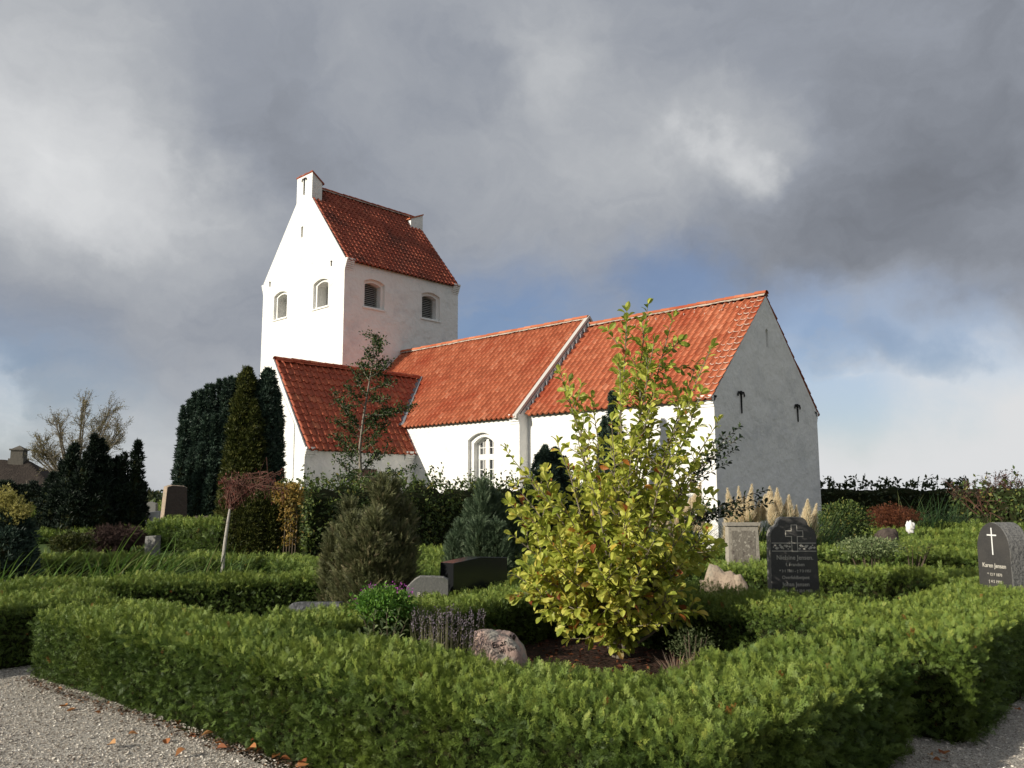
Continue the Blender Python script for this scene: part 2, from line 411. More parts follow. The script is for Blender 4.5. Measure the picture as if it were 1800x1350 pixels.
# chancel walls, nave walls, tower walls, porch walls
g = .10
b = MB(); b.prism([(0, -.2), (WN, -.2), (WN, HE-.11), (WN/2, HR-g), (0, HE-.11)], 0, -LC-.5, 0)
chancel = b.build('chancel', MT['lime'], church, recalc=True)
b = MB(); b.prism([(-DN, -.2), (WN+DN, -.2), (WN+DN, HNE-.11), (WN/2, HNR-g), (-DN, HNE-.11)], 0, XT+.02, -LC)
nave = b.build('nave', MT['lime'], church, recalc=True)
xm = XT-TW/2
b = MB(); b.prism([(XT-TW, -.2), (XT, -.2), (XT, TE-.12), (xm, TR-g-.03), (XT-TW, TE-.12)], 1, TS, TN)
tower = b.build('tower', MT['lime'], church, recalc=True)
b = MB(); b.prism([(PX0-PW/2, -.2), (PX0+PW/2, -.2), (PX0+PW/2, PE-.11), (PX0, PH-g-.03), (PX0-PW/2, PE-.11)], 1, PS, -DN+.3)
porch = b.build('porch', MT['lime'], church, recalc=True)

def rim(parent, c, hw, ze, zr, ya, yb):
    B = MB(); B.prism([(c-hw, ze-.16), (c-hw, ze-.02), (c, zr), (c+hw, ze-.02), (c+hw, ze-.16), (c, zr-.22)], 1, ya, yb); return B.build('gable_rim', MT['lime'], parent, recalc=True)
rim(tower, xm, TW/2, TE, TR, TS-.003, TS+.05); rim(tower, xm, TW/2, TE, TR, TN-.05, TN+.003); rim(porch, PX0, PW/2, PE, PH, PS-.003, PS+.05)
B = MB(); B.prism([(0, HE-.25), (0, HE-.035), (WN/2, HR-.075), (WN, HE-.035), (WN, HE-.25), (WN/2, HR-.3)], 0, -.06, .003); B.build('gable_rim', MT['lime'], chancel, recalc=True)
# openings
SW = [(-24.46, -23.26), (-20.97, -19.75)]; EW = [(1.2, 2.4), (4.67, 5.87)]
for (x0, x1) in SW:
    boolean(tower, [cuts(1, TS, arch(x0, x1, 10.2, 11.58), .13, 1), cuts(1, TS, arch(x0+.14, x1-.14, 10.3, 11.46, .13), .90, 1)])
for (y0, y1) in EW:
    boolean(tower, [cuts(0, XT, arch(y0, y1, 10.14, 11.52), .13, -1), cuts(0, XT, arch(y0+.14, y1-.14, 10.24, 11.38, .13), .62, -1)])
boolean(tower, [cuts(1, TS, [(-22.2, 13.97), (-22.02, 13.97), (-22.02, 14.52), (-22.2, 14.52)], .3, 1)])
boolean(chancel, [cuts(0, 0, arch(3.40, 3.56, 6.25, 6.85, .06), .12, -1)])
boolean(nave, [cuts(1, -DN, arch(-9.76, -8.42, 1.15, 3.78, .24), .14, 1), cuts(1, -DN, arch(-9.60, -8.58, 1.25, 3.64, .22), .55, 1)])
def belfry(axis, a0, a1, z0, z1, plane, into):
    def bx(B, a, b_, z, zz, d0, d1, m=0):
        p, q = sorted((plane+into*d0, plane+into*d1))
        if axis == 1: B.box((a, p, z), (b_, q, zz), m)
        else: B.box((p, a, z), (q, b_, zz), m)
    B = MB(); n = 13; lv = .64 if axis == 1 else .40
    for i in range(n):
        z = z0+.12+(z1-z0-.2)*i/n
        lo_, hi_ = plane+into*lv, plane+into*(lv+.1)
        for k in (0,):
            if axis == 1: B.add([(a0+.14, lo_, z), (a1-.14, lo_, z), (a1-.14, hi_, z+.055), (a0+.14, hi_, z+.055), (a0+.14, lo_, z+.018), (a1-.14, lo_, z+.018), (a1-.14, hi_, z+.073), (a0+.14, hi_, z+.073)], [(0,1,2,3),(4,5,6,7),(0,1,5,4),(2,3,7,6)], 0)
            else: B.add([(lo_, a0+.14, z), (lo_, a1-.14, z), (hi_, a1-.14, z+.055), (hi_, a0+.14, z+.055), (lo_, a0+.14, z+.018), (lo_, a1-.14, z+.018), (hi_, a1-.14, z+.073), (hi_, a0+.14, z+.073)], [(0,1,2,3),(4,5,6,7),(0,1,5,4),(2,3,7,6)], 0)
    bx(B, a0+.142, a1-.142, z0+.1, z1-.12, lv+.17, lv+.2, 1)
    B.build('louvre', [MT['louvre'], MT['dark']], tower)
    B = MB(); bx(B, a0-.06, a1+.06, z0-.055, z0+.004, -.05, .12); B.build('sill', MT['lime'], tower)
for (x0, x1) in SW: belfry(1, x0, x1, 10.2, 11.58, TS, 1)
for (y0, y1) in EW: belfry(0, y0, y1, 10.14, 11.52, XT, -1)

# nave window: frame, bars, glass, curtain
wy = -DN+.34
B = MB(); x0, x1, z0, z1 = -9.60, -8.58, 1.25, 3.64
fr = arch(x0, x1, z0, z1, .22, 12); inr = arch(x0+.07, x1-.07, z0+.07, z1-.07, .20, 12)
n = len(fr); vs = [(p[0], wy, p[1]) for p in fr]+[(p[0], wy, p[1]) for p in inr]+[(p[0], wy+.07, p[1]) for p in fr]+[(p[0], wy+.07, p[1]) for p in inr]
fs = [(i, (i+1) % n, n+(i+1) % n, n+i) for i in range(n)]+[(n+i, n+(i+1) % n, 3*n+(i+1) % n, 3*n+i) for i in range(n)]
B.add(vs, fs); xc = (x0+x1)/2
B.box((xc-.055, wy-.01, z0+.05), (xc+.055, wy+.06, z1-.05)); B.box((x0+.05, wy-.004, 2.86), (x1-.05, wy+.055, 2.98))
win = B.build('window', MT['white'], nave)
B = MB()
for xa, xb in ((x0+.07, xc-.055), (xc+.055, x1-.07)):
    B.box((xa, wy+.012, z0+.06), (xa+.03, wy+.05, z1-.16)); B.box((xb-.03, wy+.014, z0+.06), (xb, wy+.05, z1-.10))
    mx2 = (xa+xb)/2; B.box((mx2-.012, wy+.016, z0+.06), (mx2+.012, wy+.045, z1-.09))
    for z in (1.68, 2.08, 2.48, 3.26): B.box((xa, wy+.02, z-.012), (xb, wy+.043, z+.012))
    B.box((xa, wy+.022, 2.82), (xb, wy+.048, 2.86)); B.box((xa, wy+.022, 2.98), (xb, wy+.048, 3.02))
B.build('glazing_bars', MT['white'], nave)
B = MB(); B.add([(x0+.03, wy+.05, z0+.05), (x1-.03, wy+.05, z0+.05), (x1-.03, wy+.05, z1-.1), (x0+.03, wy+.05, z1-.1)], [(0, 1, 2, 3)]); gl = B.build('pane', MT['glass'], nave)
B = MB()
for xa, xb in ((x0+.3, xc-.07), (xc+.24, x1-.06), (x0+.06, x0+.12)):
    nn = 12
    vs = []; 
    for i in range(nn+1):
        t = i/nn; xx = xa+(xb-xa)*t; yy = wy+.047+.0*math.sin(t*20)
        vs += [(xx, wy+.047, 1.35), (xx, wy+.047, 3.5)]
    B.add(vs, [(i*2, i*2+2, i*2+3, i*2+1) for i in range(nn)])
B.build('curtain', MT['curtain'], nave)
B = MB(); B.box((-9.84, -DN-.06, 1.09), (-8.34, -DN+.12, 1.155)); B.build('sill', MT['lime'], nave)

# porch door, edge strip, pane
B = MB(); B.box((PX0+PW/2-.05, -3.32, .0), (PX0+PW/2+.015, -2.25, 2.52))
for k in range(6): B.box((PX0+PW/2+.015, -3.30+k*.175, .02), (PX0+PW/2+.028, -3.30+k*.175+.165, 2.5))
B.build('door', MT['door'], porch)
B = MB(); B.prism([(PX0-PW/2+.9, 0), (-13.4, 0), (-13.4, 4.05), (PX0, PH-.42), (PX0-PW/2+.9, 4.3)], 1, PS-.035, PS); B.build('gable_panel', MT['lime'], porch, recalc=True)

# pantiled roof slopes ---------------------------------------------------
def pantiles(name, p0, p1, top, parent, mats, tw=.235, course=.31, hump=.07, cutback=0):
    """p0->p1 eave line, top = vector from p0 up the slope to the ridge"""
    p0, p1, top = map(lambda a: np.array(a, float), (p0, p1, top))
    U = p1-p0; Lu = np.linalg.norm(U); U /= Lu; S = np.linalg.norm(top); Vv = top/S; Nn = np.cross(U, Vv)
    if Nn[2] < 0: Nn = -Nn
    nc = max(1, round(Lu/tw)); tw = Lu/nc; nr = max(1, round(S/course)); cs = S/nr; K = 8
    ph = np.linspace(0, 1, K+1)
    prof = np.interp(ph, [0, .10, .22, .34, .42, .70, 1], [.012, hump*.75, hump, hump*.55, -.006, -.018, .012])
    V = []; F = []; r_ = []; sm = []
    for j in range(nr):
        for i in range(nc):
            rr = rng.random(); dz = rng.normal(0, .004); du = rng.normal(0, .007); k = len(V)
            u = (i+ph)*tw+du
            tip = -.02*np.sin(np.pi*np.clip((ph-.3)/.7, 0, 1))    # rounded lower edge
            for vv, hh, t_ in ((j*cs-.02, .005+dz, tip), (j*cs-.02, .042+dz, tip), ((j+.98)*cs, .004+dz*.3, 0*tip)):
                for a in range(K+1):
                    V.append(p0+U*u[a]+Vv*(vv+t_[a])+Nn*(.013*math.sin(.9*(i+a/K)*tw+j*.31+Lu)+.007*math.sin(2.1*(i+a/K)*tw-j*.5)+hh+prof[a] if hh > .02 or vv > j*cs else max(hh+prof[a]*1-.022, -.02)))
            n1 = K+1
            for a in range(K):
                F.append((k+a, k+a+1, k+n1+a+1, k+n1+a)); F.append((k+n1+a, k+n1+a+1, k+2*n1+a+1, k+2*n1+a)); r_ += [rr*.5, rr]
    o = arrmesh(name, np.array(V), np.array(F), mats, np.array(r_), None, parent, False)
    return o
def deck(name, p0, p1, top, parent, th=.035):
    p0, p1, top = map(lambda a: np.array(a, float), (p0, p1, top)); n_ = nrm(np.cross(p1-p0, top)); n_ = n_ if n_[2] > 0 else -n_
    B = MB(); q = [p0, p1, p1+top, p0+top]; q = [a-n_*.022 for a in q]; B.add(q+[a-n_*th for a in q], [(0,1,2,3),(7,6,5,4),(0,4,5,1),(1,5,6,2),(2,6,7,3),(3,7,4,0)])
    return B.build(name, MT['deck'], parent)
def ridge(name, a, b_, parent, tm, rad=.12, mortar=True, mm=None):
    a, b_ = np.array(a, float), np.array(b_, float); L = np.linalg.norm(b_-a); t = (b_-a)/L; s_ = nrm(np.cross(t, [0, 0, 1.0])); n = round(L/.36); B = MB()
    for i in range(n):
        q0 = a+t*(L*i/n); q1 = a+t*(L*(i+1)/n+.03); vs = []; h = rng.normal(0, .006)
        for q, r0 in ((q0, rad*1.12), (q1, rad*.98)):
            for k in range(9):
                an = math.pi*(k/8)*1.1-.157; vs.append(q+s_*math.cos(an)*r0*.95+np.array([0, 0, math.sin(an)*r0*.72+h]))
        B.add(vs, [(k, k+1, 9+k+1, 9+k) for k in range(8)], 0, random.random())
    if mortar:
        for sg in (-1, 1):
            nn = int(L/.08)
            vs = []
            for i in range(nn+1):
                q = a+t*(L*i/nn); w_ = random.uniform(-.03, .015); vs += [q+s_*sg*.09+np.array([0, 0, .0]), q+s_*sg*(.165+w_)-np.array([0, 0, .085+w_*.9])]
            B.add(vs, [(i*2, i*2+1, i*2+3, i*2+2) for i in range(nn)], 1)
    return B.build(name, [tm, mm or MT['mortar']], parent)
ov = .16
def gabled(parent, axis, a0, a1, c, hw, ze, zr, tm, tw, course, ovh=ov, mm=None):
    """roof with its ridge along axis; c centre, hw half width to the wall face; ze eave, zr ridge"""
    sl = (zr-ze)/hw
    for sg in (-1, 1):
        e_ = c+sg*(hw+ovh); z = ze-sl*ovh
        top = (0, -sg*(hw+ovh), zr-z) if axis == 0 else (-sg*(hw+ovh), 0, zr-z)
        pa, pb = ((a0, e_, z), (a1, e_, z)) if axis == 0 else ((e_, a0, z), (e_, a1, z))
        pantiles('roof', pa, pb, top, parent, tm, tw, course); pa, pb = np.array(pa, float), np.array(pb, float); ua = (pb-pa)/np.linalg.norm(pb-pa); deck('roof_boards', pa+ua*.1, pb-ua*.1, top, parent)
    ra, rb = ((a0, c, zr+.06), (a1, c, zr+.06)) if axis == 0 else ((c, a0, zr+.06), (c, a1, zr+.06))
    ridge('ridge', ra, rb, parent, tm, .13, True, mm)
gabled(chancel, 0, -LC+.06, .03, WN/2, WN/2, HE, HR-.05, MT['tile'], .245, .33)
gabled(nave, 0, XT+.03, -LC-.04, WN/2, WN/2+DN, HNE, HNR-.05, MT['tile'], .235, .32)
gabled(tower, 1, TS+.06, TN-.04, xm, TW/2, TE, TR-.05, MT['tile_old'], .245, .31, .13)
gabled(porch, 1, PS+.055, 1.6, PX0, PW/2, PE, PH-.05, MT['tile_porch'], .27, .32, .1, MT['tile_porch'])

# nave verge strip above the lower chancel roof, lead along the porch valley, mortared chancel verge
B = MB(); sl = (HNR-HNE)/(WN/2+DN)
for sg in (-1, 1):
    y0 = WN/2+sg*(WN/2+DN+ov+.03); z0 = HNE-sl*(ov+.03); y1 = WN/2; z1 = HNR
    B.add([(-LC-.14, y0, z0-.02), (-LC+.03, y0, z0-.02), (-LC+.03, y1, z1-.02), (-LC-.14, y1, z1-.02), (-LC-.14, y0, z0+.10), (-LC+.03, y0, z0+.10), (-LC+.03, y1, z1+.10), (-LC-.14, y1, z1+.10)],
          [(0,3,2,1),(4,5,6,7),(0,1,5,4),(1,2,6,5),(2,3,7,6),(3,0,4,7)])
B.build('verge_strip', mat('pale_zinc', (.50, .48, .45), .6, .4), nave)
B = MB()                                     # overlapping tiles set against the nave gable, seen on edge
for i in range(15):
    t = (i+.3)/15; y = -ov+t*(WN/2+ov); z = HE-(HR-HE)/(WN/2)*ov+t*(HR-HE+(HR-HE)/(WN/2)*ov)+.1
    B.box((-LC+.035, y-.02, z-.03), (-LC+.10+.03, y+.19, z+.09+.02*random.random()), 0, random.random())
B.build('flashing', MT['lead'], chancel)
B = MB(); vy = [] 
def nroof(y): return HNE+sl*(y+DN)
def proof(x): return PE+(PH-.05-PE)/(PW/2)*(PX0+PW/2-x)
vs = []
for i in range(13):
    t = i/12; z = 4.19+(6.50-4.19)*t; y = -DN+(z-HNE)/sl-.0; x = PX0+PW/2-(z-PE)/((PH-.05-PE)/(PW/2))
    vs += [(x-.02, y-.10, z+.085), (x+.13, y+.02, z+.11)]
B.add(vs, [(i*2, i*2+1, i*2+3, i*2+2) for i in range(12)]); B.build('valley_lead', MT['lead'], porch)
B = MB(); csl = nrm(np.array([0, WN/2+ov, (HR-.05-HE)*(1+ov/(WN/2))])); cn = np.array([0, -csl[2], csl[1]]); Lc_ = math.hypot(WN/2+ov, (HR-.05-HE)*(1+ov/(WN/2))); ze0 = HE-(HR-.05-HE)/(WN/2)*ov
nrw = round(Lc_/.33); cs_ = Lc_/nrw
for j in range(nrw):
    for c_ in range(3):
        if c_ == 2 and random.random() < .5: continue
        xx = .05-.245*c_-random.uniform(.0, .03); q = np.array([0, -ov, ze0])+csl*(j*cs_-.01); w_ = .19 if c_ < 2 else .12
        pts = [q+np.array([xx-.02-w_*t, 0, 0])-csl*(.035*math.sin(math.pi*t))+cn*(.075 if t > .5 else .055) for t in (0, .25, .5, .75, 1)]
        B.tube(pts, [.008+random.uniform(0, .014) for _ in pts], 4, 0)
    if True:
        xx = .05-.245*1+.0; q = np.array([xx, -ov, ze0])+csl*(j*cs_); B.tube([q+cn*.03, q+csl*cs_*.5+cn*.05, q+csl*cs_+cn*.03], [.018, .022, .016], 4, 0)
    q = np.array([.045, -ov, ze0])+csl*(j*cs_)
B.build('verge_mortar', MT['mortar_pale'], chancel)
B = MB()
for i in range(34):                          # stains of mortar under the ridge of the chancel
    x = -random.uniform(.3, 5.5)**1.0; q = np.array([x, -ov, ze0])+csl*(Lc_-random.uniform(.15, .55)); B.tube([q+cn*.05, q+cn*.06-csl*.05, q+cn*.05-csl*.1], [.01, .018, .006], 4)
B.build('ridge_mortar', MT['mortar_pale'], chancel)

# stepped corbels under the eave corners
def corbel(parent, x0, x1, y0, y1, ztop, dy=0, dx=0, n=4, st=.035):
    B = MB()
    for i in range(n):
        o_ = st*(n-i); z1_ = ztop-i*.085; z0_ = z1_-.078
        B.box((x0-(o_ if dx < 0 else 0), y0-(o_ if dy < 0 else 0), z0_), (x1+(o_ if dx > 0 else 0), y1+(o_ if dy > 0 else 0), z1_))
    B.build('corbel', MT['lime'], parent)
corbel(chancel, -.5, .003, 0.01, .3, HE-.05, dy=-1); corbel(chancel, -.5, .003, WN-.3, WN-.01, HE-.05, dy=1)
corbel(nave, -LC-.42, -LC+.004, -DN+.01, -DN+.3, HNE-.05, dy=-1)
corbel(tower, XT-.3, XT-.01, TS-.004, TS+.42, TE-.06, dx=1, n=6); corbel(tower, XT-.3, XT-.01, TN-.42, TN+.004, TE-.06, dx=1, n=6)
corbel(tower, XT-TW+.01, XT-TW+.3, TS-.004, TS+.42, TE-.06, dx=-1, n=6)
corbel(porch, PX0+PW/2-.3, PX0+PW/2-.01, PS-.004, PS+.45, PE-.05, dx=1, n=4); corbel(porch, PX0+PW/2-.3, PX0+PW/2-.01, -DN-.5, -DN-.02, PE-.05, dx=1, n=4)

# tower ridge blocks with lean-to caps
def block(y0, y1, hi, lo_, south):
    B = MB(); x0, x1 = xm-.67, xm+.67
    zb = 15.75
    za, zc = (hi, lo_) if south else (lo_, hi)
    B.add([(x0,y0,zb),(x1,y0,zb),(x1,y1,zb),(x0,y1,zb),(x0,y0,za),(x1,y0,za),(x1,y1,zc),(x0,y1,zc)], [(0,3,2,1),(4,5,6,7),(0,1,5,4),(1,2,6,5),(2,3,7,6),(3,0,4,7)])
    o = B.build('gable_block', MT['lime'], tower)
    B = MB(); e_ = .05; s0 = (zc-za)/(y1-y0)
    for k in range(6):
        xa, xb = x0-e_+(x1-x0+2*e_)*k/6, x0-e_+(x1-x0+2*e_)*(k+1)/6-.01
        ya, yb = y0-(.03 if south else .1), y1+(.1 if south else .03); f1 = za+s0*(ya-y0)+.004; f2_ = za+s0*(yb-y0)+.004; th = .05+.02*(k % 2)
        B.add([(xa,ya,f1),(xb,ya,f1),(xb,yb,f2_),(xa,yb,f2_),(xa,ya,f1+th),(xb,ya,f1+th),(xb,yb,f2_+th),(xa,yb,f2_+th)], [(0,3,2,1),(4,5,6,7),(0,1,5,4),(1,2,6,5),(2,3,7,6),(3,0,4,7)], 0, random.random())
    B.build('cap_tiles', MT['tile_old'] if south else MT['tile'], o)
block(TS-.004, TS+.56, 17.06, 16.66, True); block(TN-.82, TN+.004, 16.62, 16.25, False)

# iron wall anchors
def anchor(parent, c, axis, h, name='wall_anchor'):
    c = np.array(c, float); t = np.array([1, 0, 0]) if axis == 1 else np.array([0, 1, 0]); up = np.array([0, 0, 1.0]); B = MB()
    B.tube([c+up*h/2, c-up*h/2], [.028, .022], 5)
    for sg in (-1, 1):
        B.tube([c+up*(h/2-.13), c+up*(h/2-.03)+t*sg*.09, c+up*(h/2-.03)+t*sg*.15, c+up*(h/2-.13)+t*sg*.2, c+up*(h/2-.17)+t*sg*.19], [.026, .026, .024, .022, .016], 5)
    B.build(name, MT['iron'], parent)
anchor(tower, (xm, TS-.04, 16.52), 1, .86)
anchor(chancel, (.03, 1.58, 4.33), 0, .68); anchor(chancel, (.03, 5.43, 4.27), 0, .60)
for x, z in ((-19.53, 12.16), (-24.89, 12.13)):
    B = MB(); B.tube([(x, TS-.03, z+.12), (x, TS-.03, z-.12)], [.02, .02], 5); B.tube([(x-.05, TS-.03, z+.08), (x, TS-.03, z+.14), (x+.05, TS-.03, z+.08)], [.015]*3, 5); B.build('wall_anchor', MT['iron'], tower)

# ------------------------------------------------------------------ foliage materials
def fmat(name, ramp, trans=.3, var=None, rough=.55, spec=.3): return mat(name, ramp[0][1], rough, spec, attr=ramp, trans=trans, var=var)
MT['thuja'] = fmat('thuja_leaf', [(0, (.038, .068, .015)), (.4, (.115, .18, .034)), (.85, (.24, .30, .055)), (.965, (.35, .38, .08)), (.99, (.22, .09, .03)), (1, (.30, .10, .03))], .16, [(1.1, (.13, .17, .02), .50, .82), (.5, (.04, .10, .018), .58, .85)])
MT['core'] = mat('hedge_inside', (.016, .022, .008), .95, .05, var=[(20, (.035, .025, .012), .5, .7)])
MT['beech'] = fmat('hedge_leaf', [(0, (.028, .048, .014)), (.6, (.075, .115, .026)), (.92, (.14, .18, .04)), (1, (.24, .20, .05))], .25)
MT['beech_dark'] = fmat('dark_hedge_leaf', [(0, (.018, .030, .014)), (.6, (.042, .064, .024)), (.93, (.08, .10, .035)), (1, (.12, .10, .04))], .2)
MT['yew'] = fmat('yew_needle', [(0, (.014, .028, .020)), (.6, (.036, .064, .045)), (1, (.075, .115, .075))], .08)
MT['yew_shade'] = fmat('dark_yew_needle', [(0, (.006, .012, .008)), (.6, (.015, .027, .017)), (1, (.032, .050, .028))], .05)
MT['thuja_brown'] = fmat('olive_thuja_leaf', [(0, (.024, .032, .007)), (.6, (.058, .072, .014)), (1, (.12, .12, .028))], .15)
MT['juniper'] = fmat('juniper_needle', [(0, (.045, .052, .022)), (.5, (.12, .13, .055)), (.85, (.19, .20, .09)), (1, (.26, .21, .12))], .15)
MT['juniper_blue'] = fmat('blue_juniper_needle', [(0, (.035, .06, .03)), (.6, (.085, .13, .07)), (1, (.16, .21, .12))], .15)
MT['magnolia'] = fmat('magnolia_leaf', [(0, (.15, .20, .03)), (.3, (.33, .39, .055)), (.6, (.54, .56, .10)), (.86, (.70, .65, .15)), (.945, (.58, .42, .06)), (.97, (.50, .18, .04)), (1, (.30, .09, .035))], .42, [(2.2, (.17, .23, .025), .5, .75)], .5, .35)
MT['dark_leaf'] = fmat('glossy_dark_leaf', [(0, (.014, .025, .012)), (.7, (.03, .05, .022)), (1, (.06, .09, .03))], .12, None, .4, .4)
MT['bark'] = mat('bark', (.09, .07, .05), .9, .1, bump=[(40, .6, .01)])
MT['bark_pale'] = mat('pale_birch_bark', (.42, .39, .35), .8, .2, bump=[(40, .4, .005)], var=[(25, (.15, .12, .10), .58, .68)])
MT['bark_grey'] = mat('grey_bark', (.24, .21, .17), .9, .1)
MT['twig_red'] = mat('red_brown_twig', (.12, .055, .04), .8)
MT['twig_dark'] = mat('dark_brown_twig', (.055, .032, .026), .9)
MT['red_leaf'] = fmat('red_leaf', [(0, (.07, .018, .015)), (.6, (.16, .035, .025)), (1, (.25, .08, .05))], .3)
MT['blade'] = fmat('grass_blade', [(0, (.05, .11, .018)), (.6, (.11, .20, .035)), (.92, (.19, .26, .06)), (1, (.30, .28, .12))], .35)
MT['blade_dark'] = fmat('dark_grass_blade', [(0, (.02, .05, .016)), (.8, (.05, .10, .03)), (1, (.15, .16, .06))], .3)
MT['plume'] = fmat('pampas_plume', [(0, (.64, .52, .34)), (.5, (.80, .70, .50)), (1, (.88, .82, .64))], .35)
MT['straw'] = fmat('straw', [(0, (.10, .10, .05)), (.6, (.20, .20, .10)), (1, (.30, .27, .15))], .2)
MT['lav'] = fmat('faded_lavender', [(0, (.09, .075, .085)), (.7, (.17, .14, .15)), (1, (.22, .18, .24))], .2)
MT['ivy_yellow'] = fmat('yellow_creeper_leaf', [(0, (.10, .10, .02)), (.5, (.26, .17, .035)), (1, (.38, .24, .06))], .3)
MT['gold'] = fmat('golden_conifer_leaf', [(0, (.26, .25, .07)), (1, (.50, .45, .15))], .3)
MT['bright'] = fmat('bright_green_leaf', [(0, (.05, .13, .02)), (.6, (.11, .24, .03)), (1, (.18, .31, .05))], .3)
MT['sage'] = fmat('sage_leaf', [(0, (.09, .13, .05)), (.6, (.17, .22, .09)), (1, (.26, .30, .14))], .3)
MT['purple'] = fmat('purple_petal', [(0, (.30, .04, .28)), (1, (.50, .10, .48))], .3)
MT['rust'] = fmat('rust_maple_leaf', [(0, (.07, .022, .012)), (.6, (.15, .048, .022)), (1, (.24, .09, .035))], .25)
MT['fallen'] = fmat('fallen_leaf', [(0, (.22, .07, .03)), (.5, (.42, .17, .06)), (1, (.50, .28, .12))], .2)

# ------------------------------------------------------------------ hedges
def hedge(name, A, B, w, h, label, group=None, leafmat='thuja', kind='thuja', size=.074, dens=3100, z0=0.0, ref=9.5, sprig=0, rough_top=.0, cat='hedge', bulge=.04, shoulder_=.06):
    A = np.array([*A, 0.0]); B = np.array([*B, 0.0]); L = np.linalg.norm(B-A); t = (B-A)/L; s = np.array([-t[1], t[0], 0]); up = np.array([0, 0, 1.0])
    mid = (A+B)/2; fol = Fol()
    def disp(p, n_): return p+n_*(wob(p, 2.2, L)*bulge+wob(p, 6.5, w)*bulge*.5)[..., None]
    faces = [('top', L*w), ('s+', L*h), ('s-', L*h), ('e0', w*h), ('e1', w*h)]
    for nm, ar in faces:
        nf = {'top': up, 's+': s, 's-': -s, 'e0': -t, 'e1': t}[nm]
        fc = {'top': mid+up*h, 's+': mid+s*w/2, 's-': mid-s*w/2, 'e0': A, 'e1': B}[nm]
        vis = np.dot(nf, EYE-fc) > 0
        n = int(ar*dens*(1 if vis else .22)); 
        if n < 1: continue
        a, b_ = rng.random(n), rng.random(n)
        if nm == 'top': p = A+t*(a*L)[:, None]+s*((b_-.5)*w)[:, None]+up*h
        elif nm[0] == 's': p = A+t*(a*L)[:, None]+nf*w/2+up*(b_*h)[:, None]
        else: p = fc+s*((a-.5)*w)[:, None]+up*(b_*h)[:, None]
        dist = np.linalg.norm(p-EYE, axis=1); f = np.maximum(1, dist/ref)
        keep = rng.random(n) < 1/f**2; p = p[keep]; f = f[keep]; dist = dist[keep]; n = len(p)
        if n == 0: continue
        # rounded shoulders
        lat = np.abs((p-A)@s)/(w/2); hz = p[:, 2]/h
        p[:, 2] -= h*shoulder_*np.clip(lat, 0, 1)**6*(hz > .85); sh = np.clip((hz-.8)/.2, 0, 1)**2*shoulder_*(.7 if h < 1 else 2.2)
        if nm != 'top': p -= nf*sh[:, None]*.8; p -= nf*(np.clip(.25-hz, 0, 1)*.22)[:, None]
        q = disp(p, nf)-nf*(rng.random(n)**1.3*.105*np.minimum(f, 1.5))[:, None]
        if nm == 'top' and rough_top: q[:, 2] += wob(p, 1.3, 3)*rough_top
        q[:, 2] = np.maximum(q[:, 2], .03)+z0
        N_ = np.tile(nf, (n, 1)); r1 = rnd3(n)
        if kind == 'thuja':
            if nm == 'top': d = up*.75+r1*.55; nh = rnd3(n)
            else: d = N_*.45+up*.30+r1*.5; nh = N_*.45+rnd3(n)*.8
            sz = size*f*rng.uniform(.55, 1.15, n)*np.where(rng.random(n) < .05, 1.45, 1)
            rr = np.clip(rng.beta(2, 2.2, n)*(.62 if nm == 'top' else .66)+(.33 if nm == 'top' else -.10+.22*np.clip(hz-.8, 0, 1)*5*.6), 0, .965); rr[rng.random(n) < .0016] = 1  # tops paler as new growth, sides coloured darker to deepen their shade
            near = dist < 7.6
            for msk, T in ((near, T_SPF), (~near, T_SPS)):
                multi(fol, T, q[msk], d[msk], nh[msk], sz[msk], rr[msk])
        else:
            d = N_*.3+r1*.8; nh = N_*.8+up*.4+rnd3(n)*.6
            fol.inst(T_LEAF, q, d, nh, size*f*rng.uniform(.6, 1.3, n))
    if sprig:                                # long shoots standing out of the top
        n = int(sprig*L); a = rng.random(n); p = A+t*(a*L)[:, None]+s*((rng.random(n)-.5)*w*.9)[:, None]+up*(h+z0)
        hh = rng.random(n)**2*.42+.06
        for k in range(7):
            tt = (k+1)/7; q = p+up*(hh*tt)[:, None]+rnd3(n)*.02
            fol.inst(T_LEAF, q, rnd3(n)+up*.3, rnd3(n)+up, size*1.1*np.maximum(1, np.linalg.norm(p-EYE, axis=1)/ref)*rng.uniform(.6, 1.1, n))
        blades(fol, p-up*.05, np.tile(up, (n, 1))+rnd3(n)*.1, hh*1.1, np.full(n, .012), np.full(n, .05), None, 0, 3)
    # dense twiggy inside
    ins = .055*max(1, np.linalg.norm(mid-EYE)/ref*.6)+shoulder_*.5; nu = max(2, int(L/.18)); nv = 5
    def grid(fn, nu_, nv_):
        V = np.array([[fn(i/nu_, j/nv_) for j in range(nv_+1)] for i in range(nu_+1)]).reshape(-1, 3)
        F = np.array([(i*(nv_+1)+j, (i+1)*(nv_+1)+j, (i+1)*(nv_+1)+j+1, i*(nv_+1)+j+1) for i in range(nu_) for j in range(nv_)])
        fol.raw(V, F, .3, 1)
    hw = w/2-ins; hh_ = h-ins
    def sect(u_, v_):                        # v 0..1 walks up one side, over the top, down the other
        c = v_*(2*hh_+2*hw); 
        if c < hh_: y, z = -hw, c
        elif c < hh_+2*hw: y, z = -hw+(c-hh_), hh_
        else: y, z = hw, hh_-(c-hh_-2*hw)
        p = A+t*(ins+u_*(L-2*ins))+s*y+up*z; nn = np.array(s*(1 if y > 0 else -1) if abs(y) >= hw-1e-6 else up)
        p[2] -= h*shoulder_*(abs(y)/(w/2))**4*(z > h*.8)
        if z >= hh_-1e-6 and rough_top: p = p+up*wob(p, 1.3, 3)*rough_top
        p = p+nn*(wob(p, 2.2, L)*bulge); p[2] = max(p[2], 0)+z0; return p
    grid(sect, nu, 14)
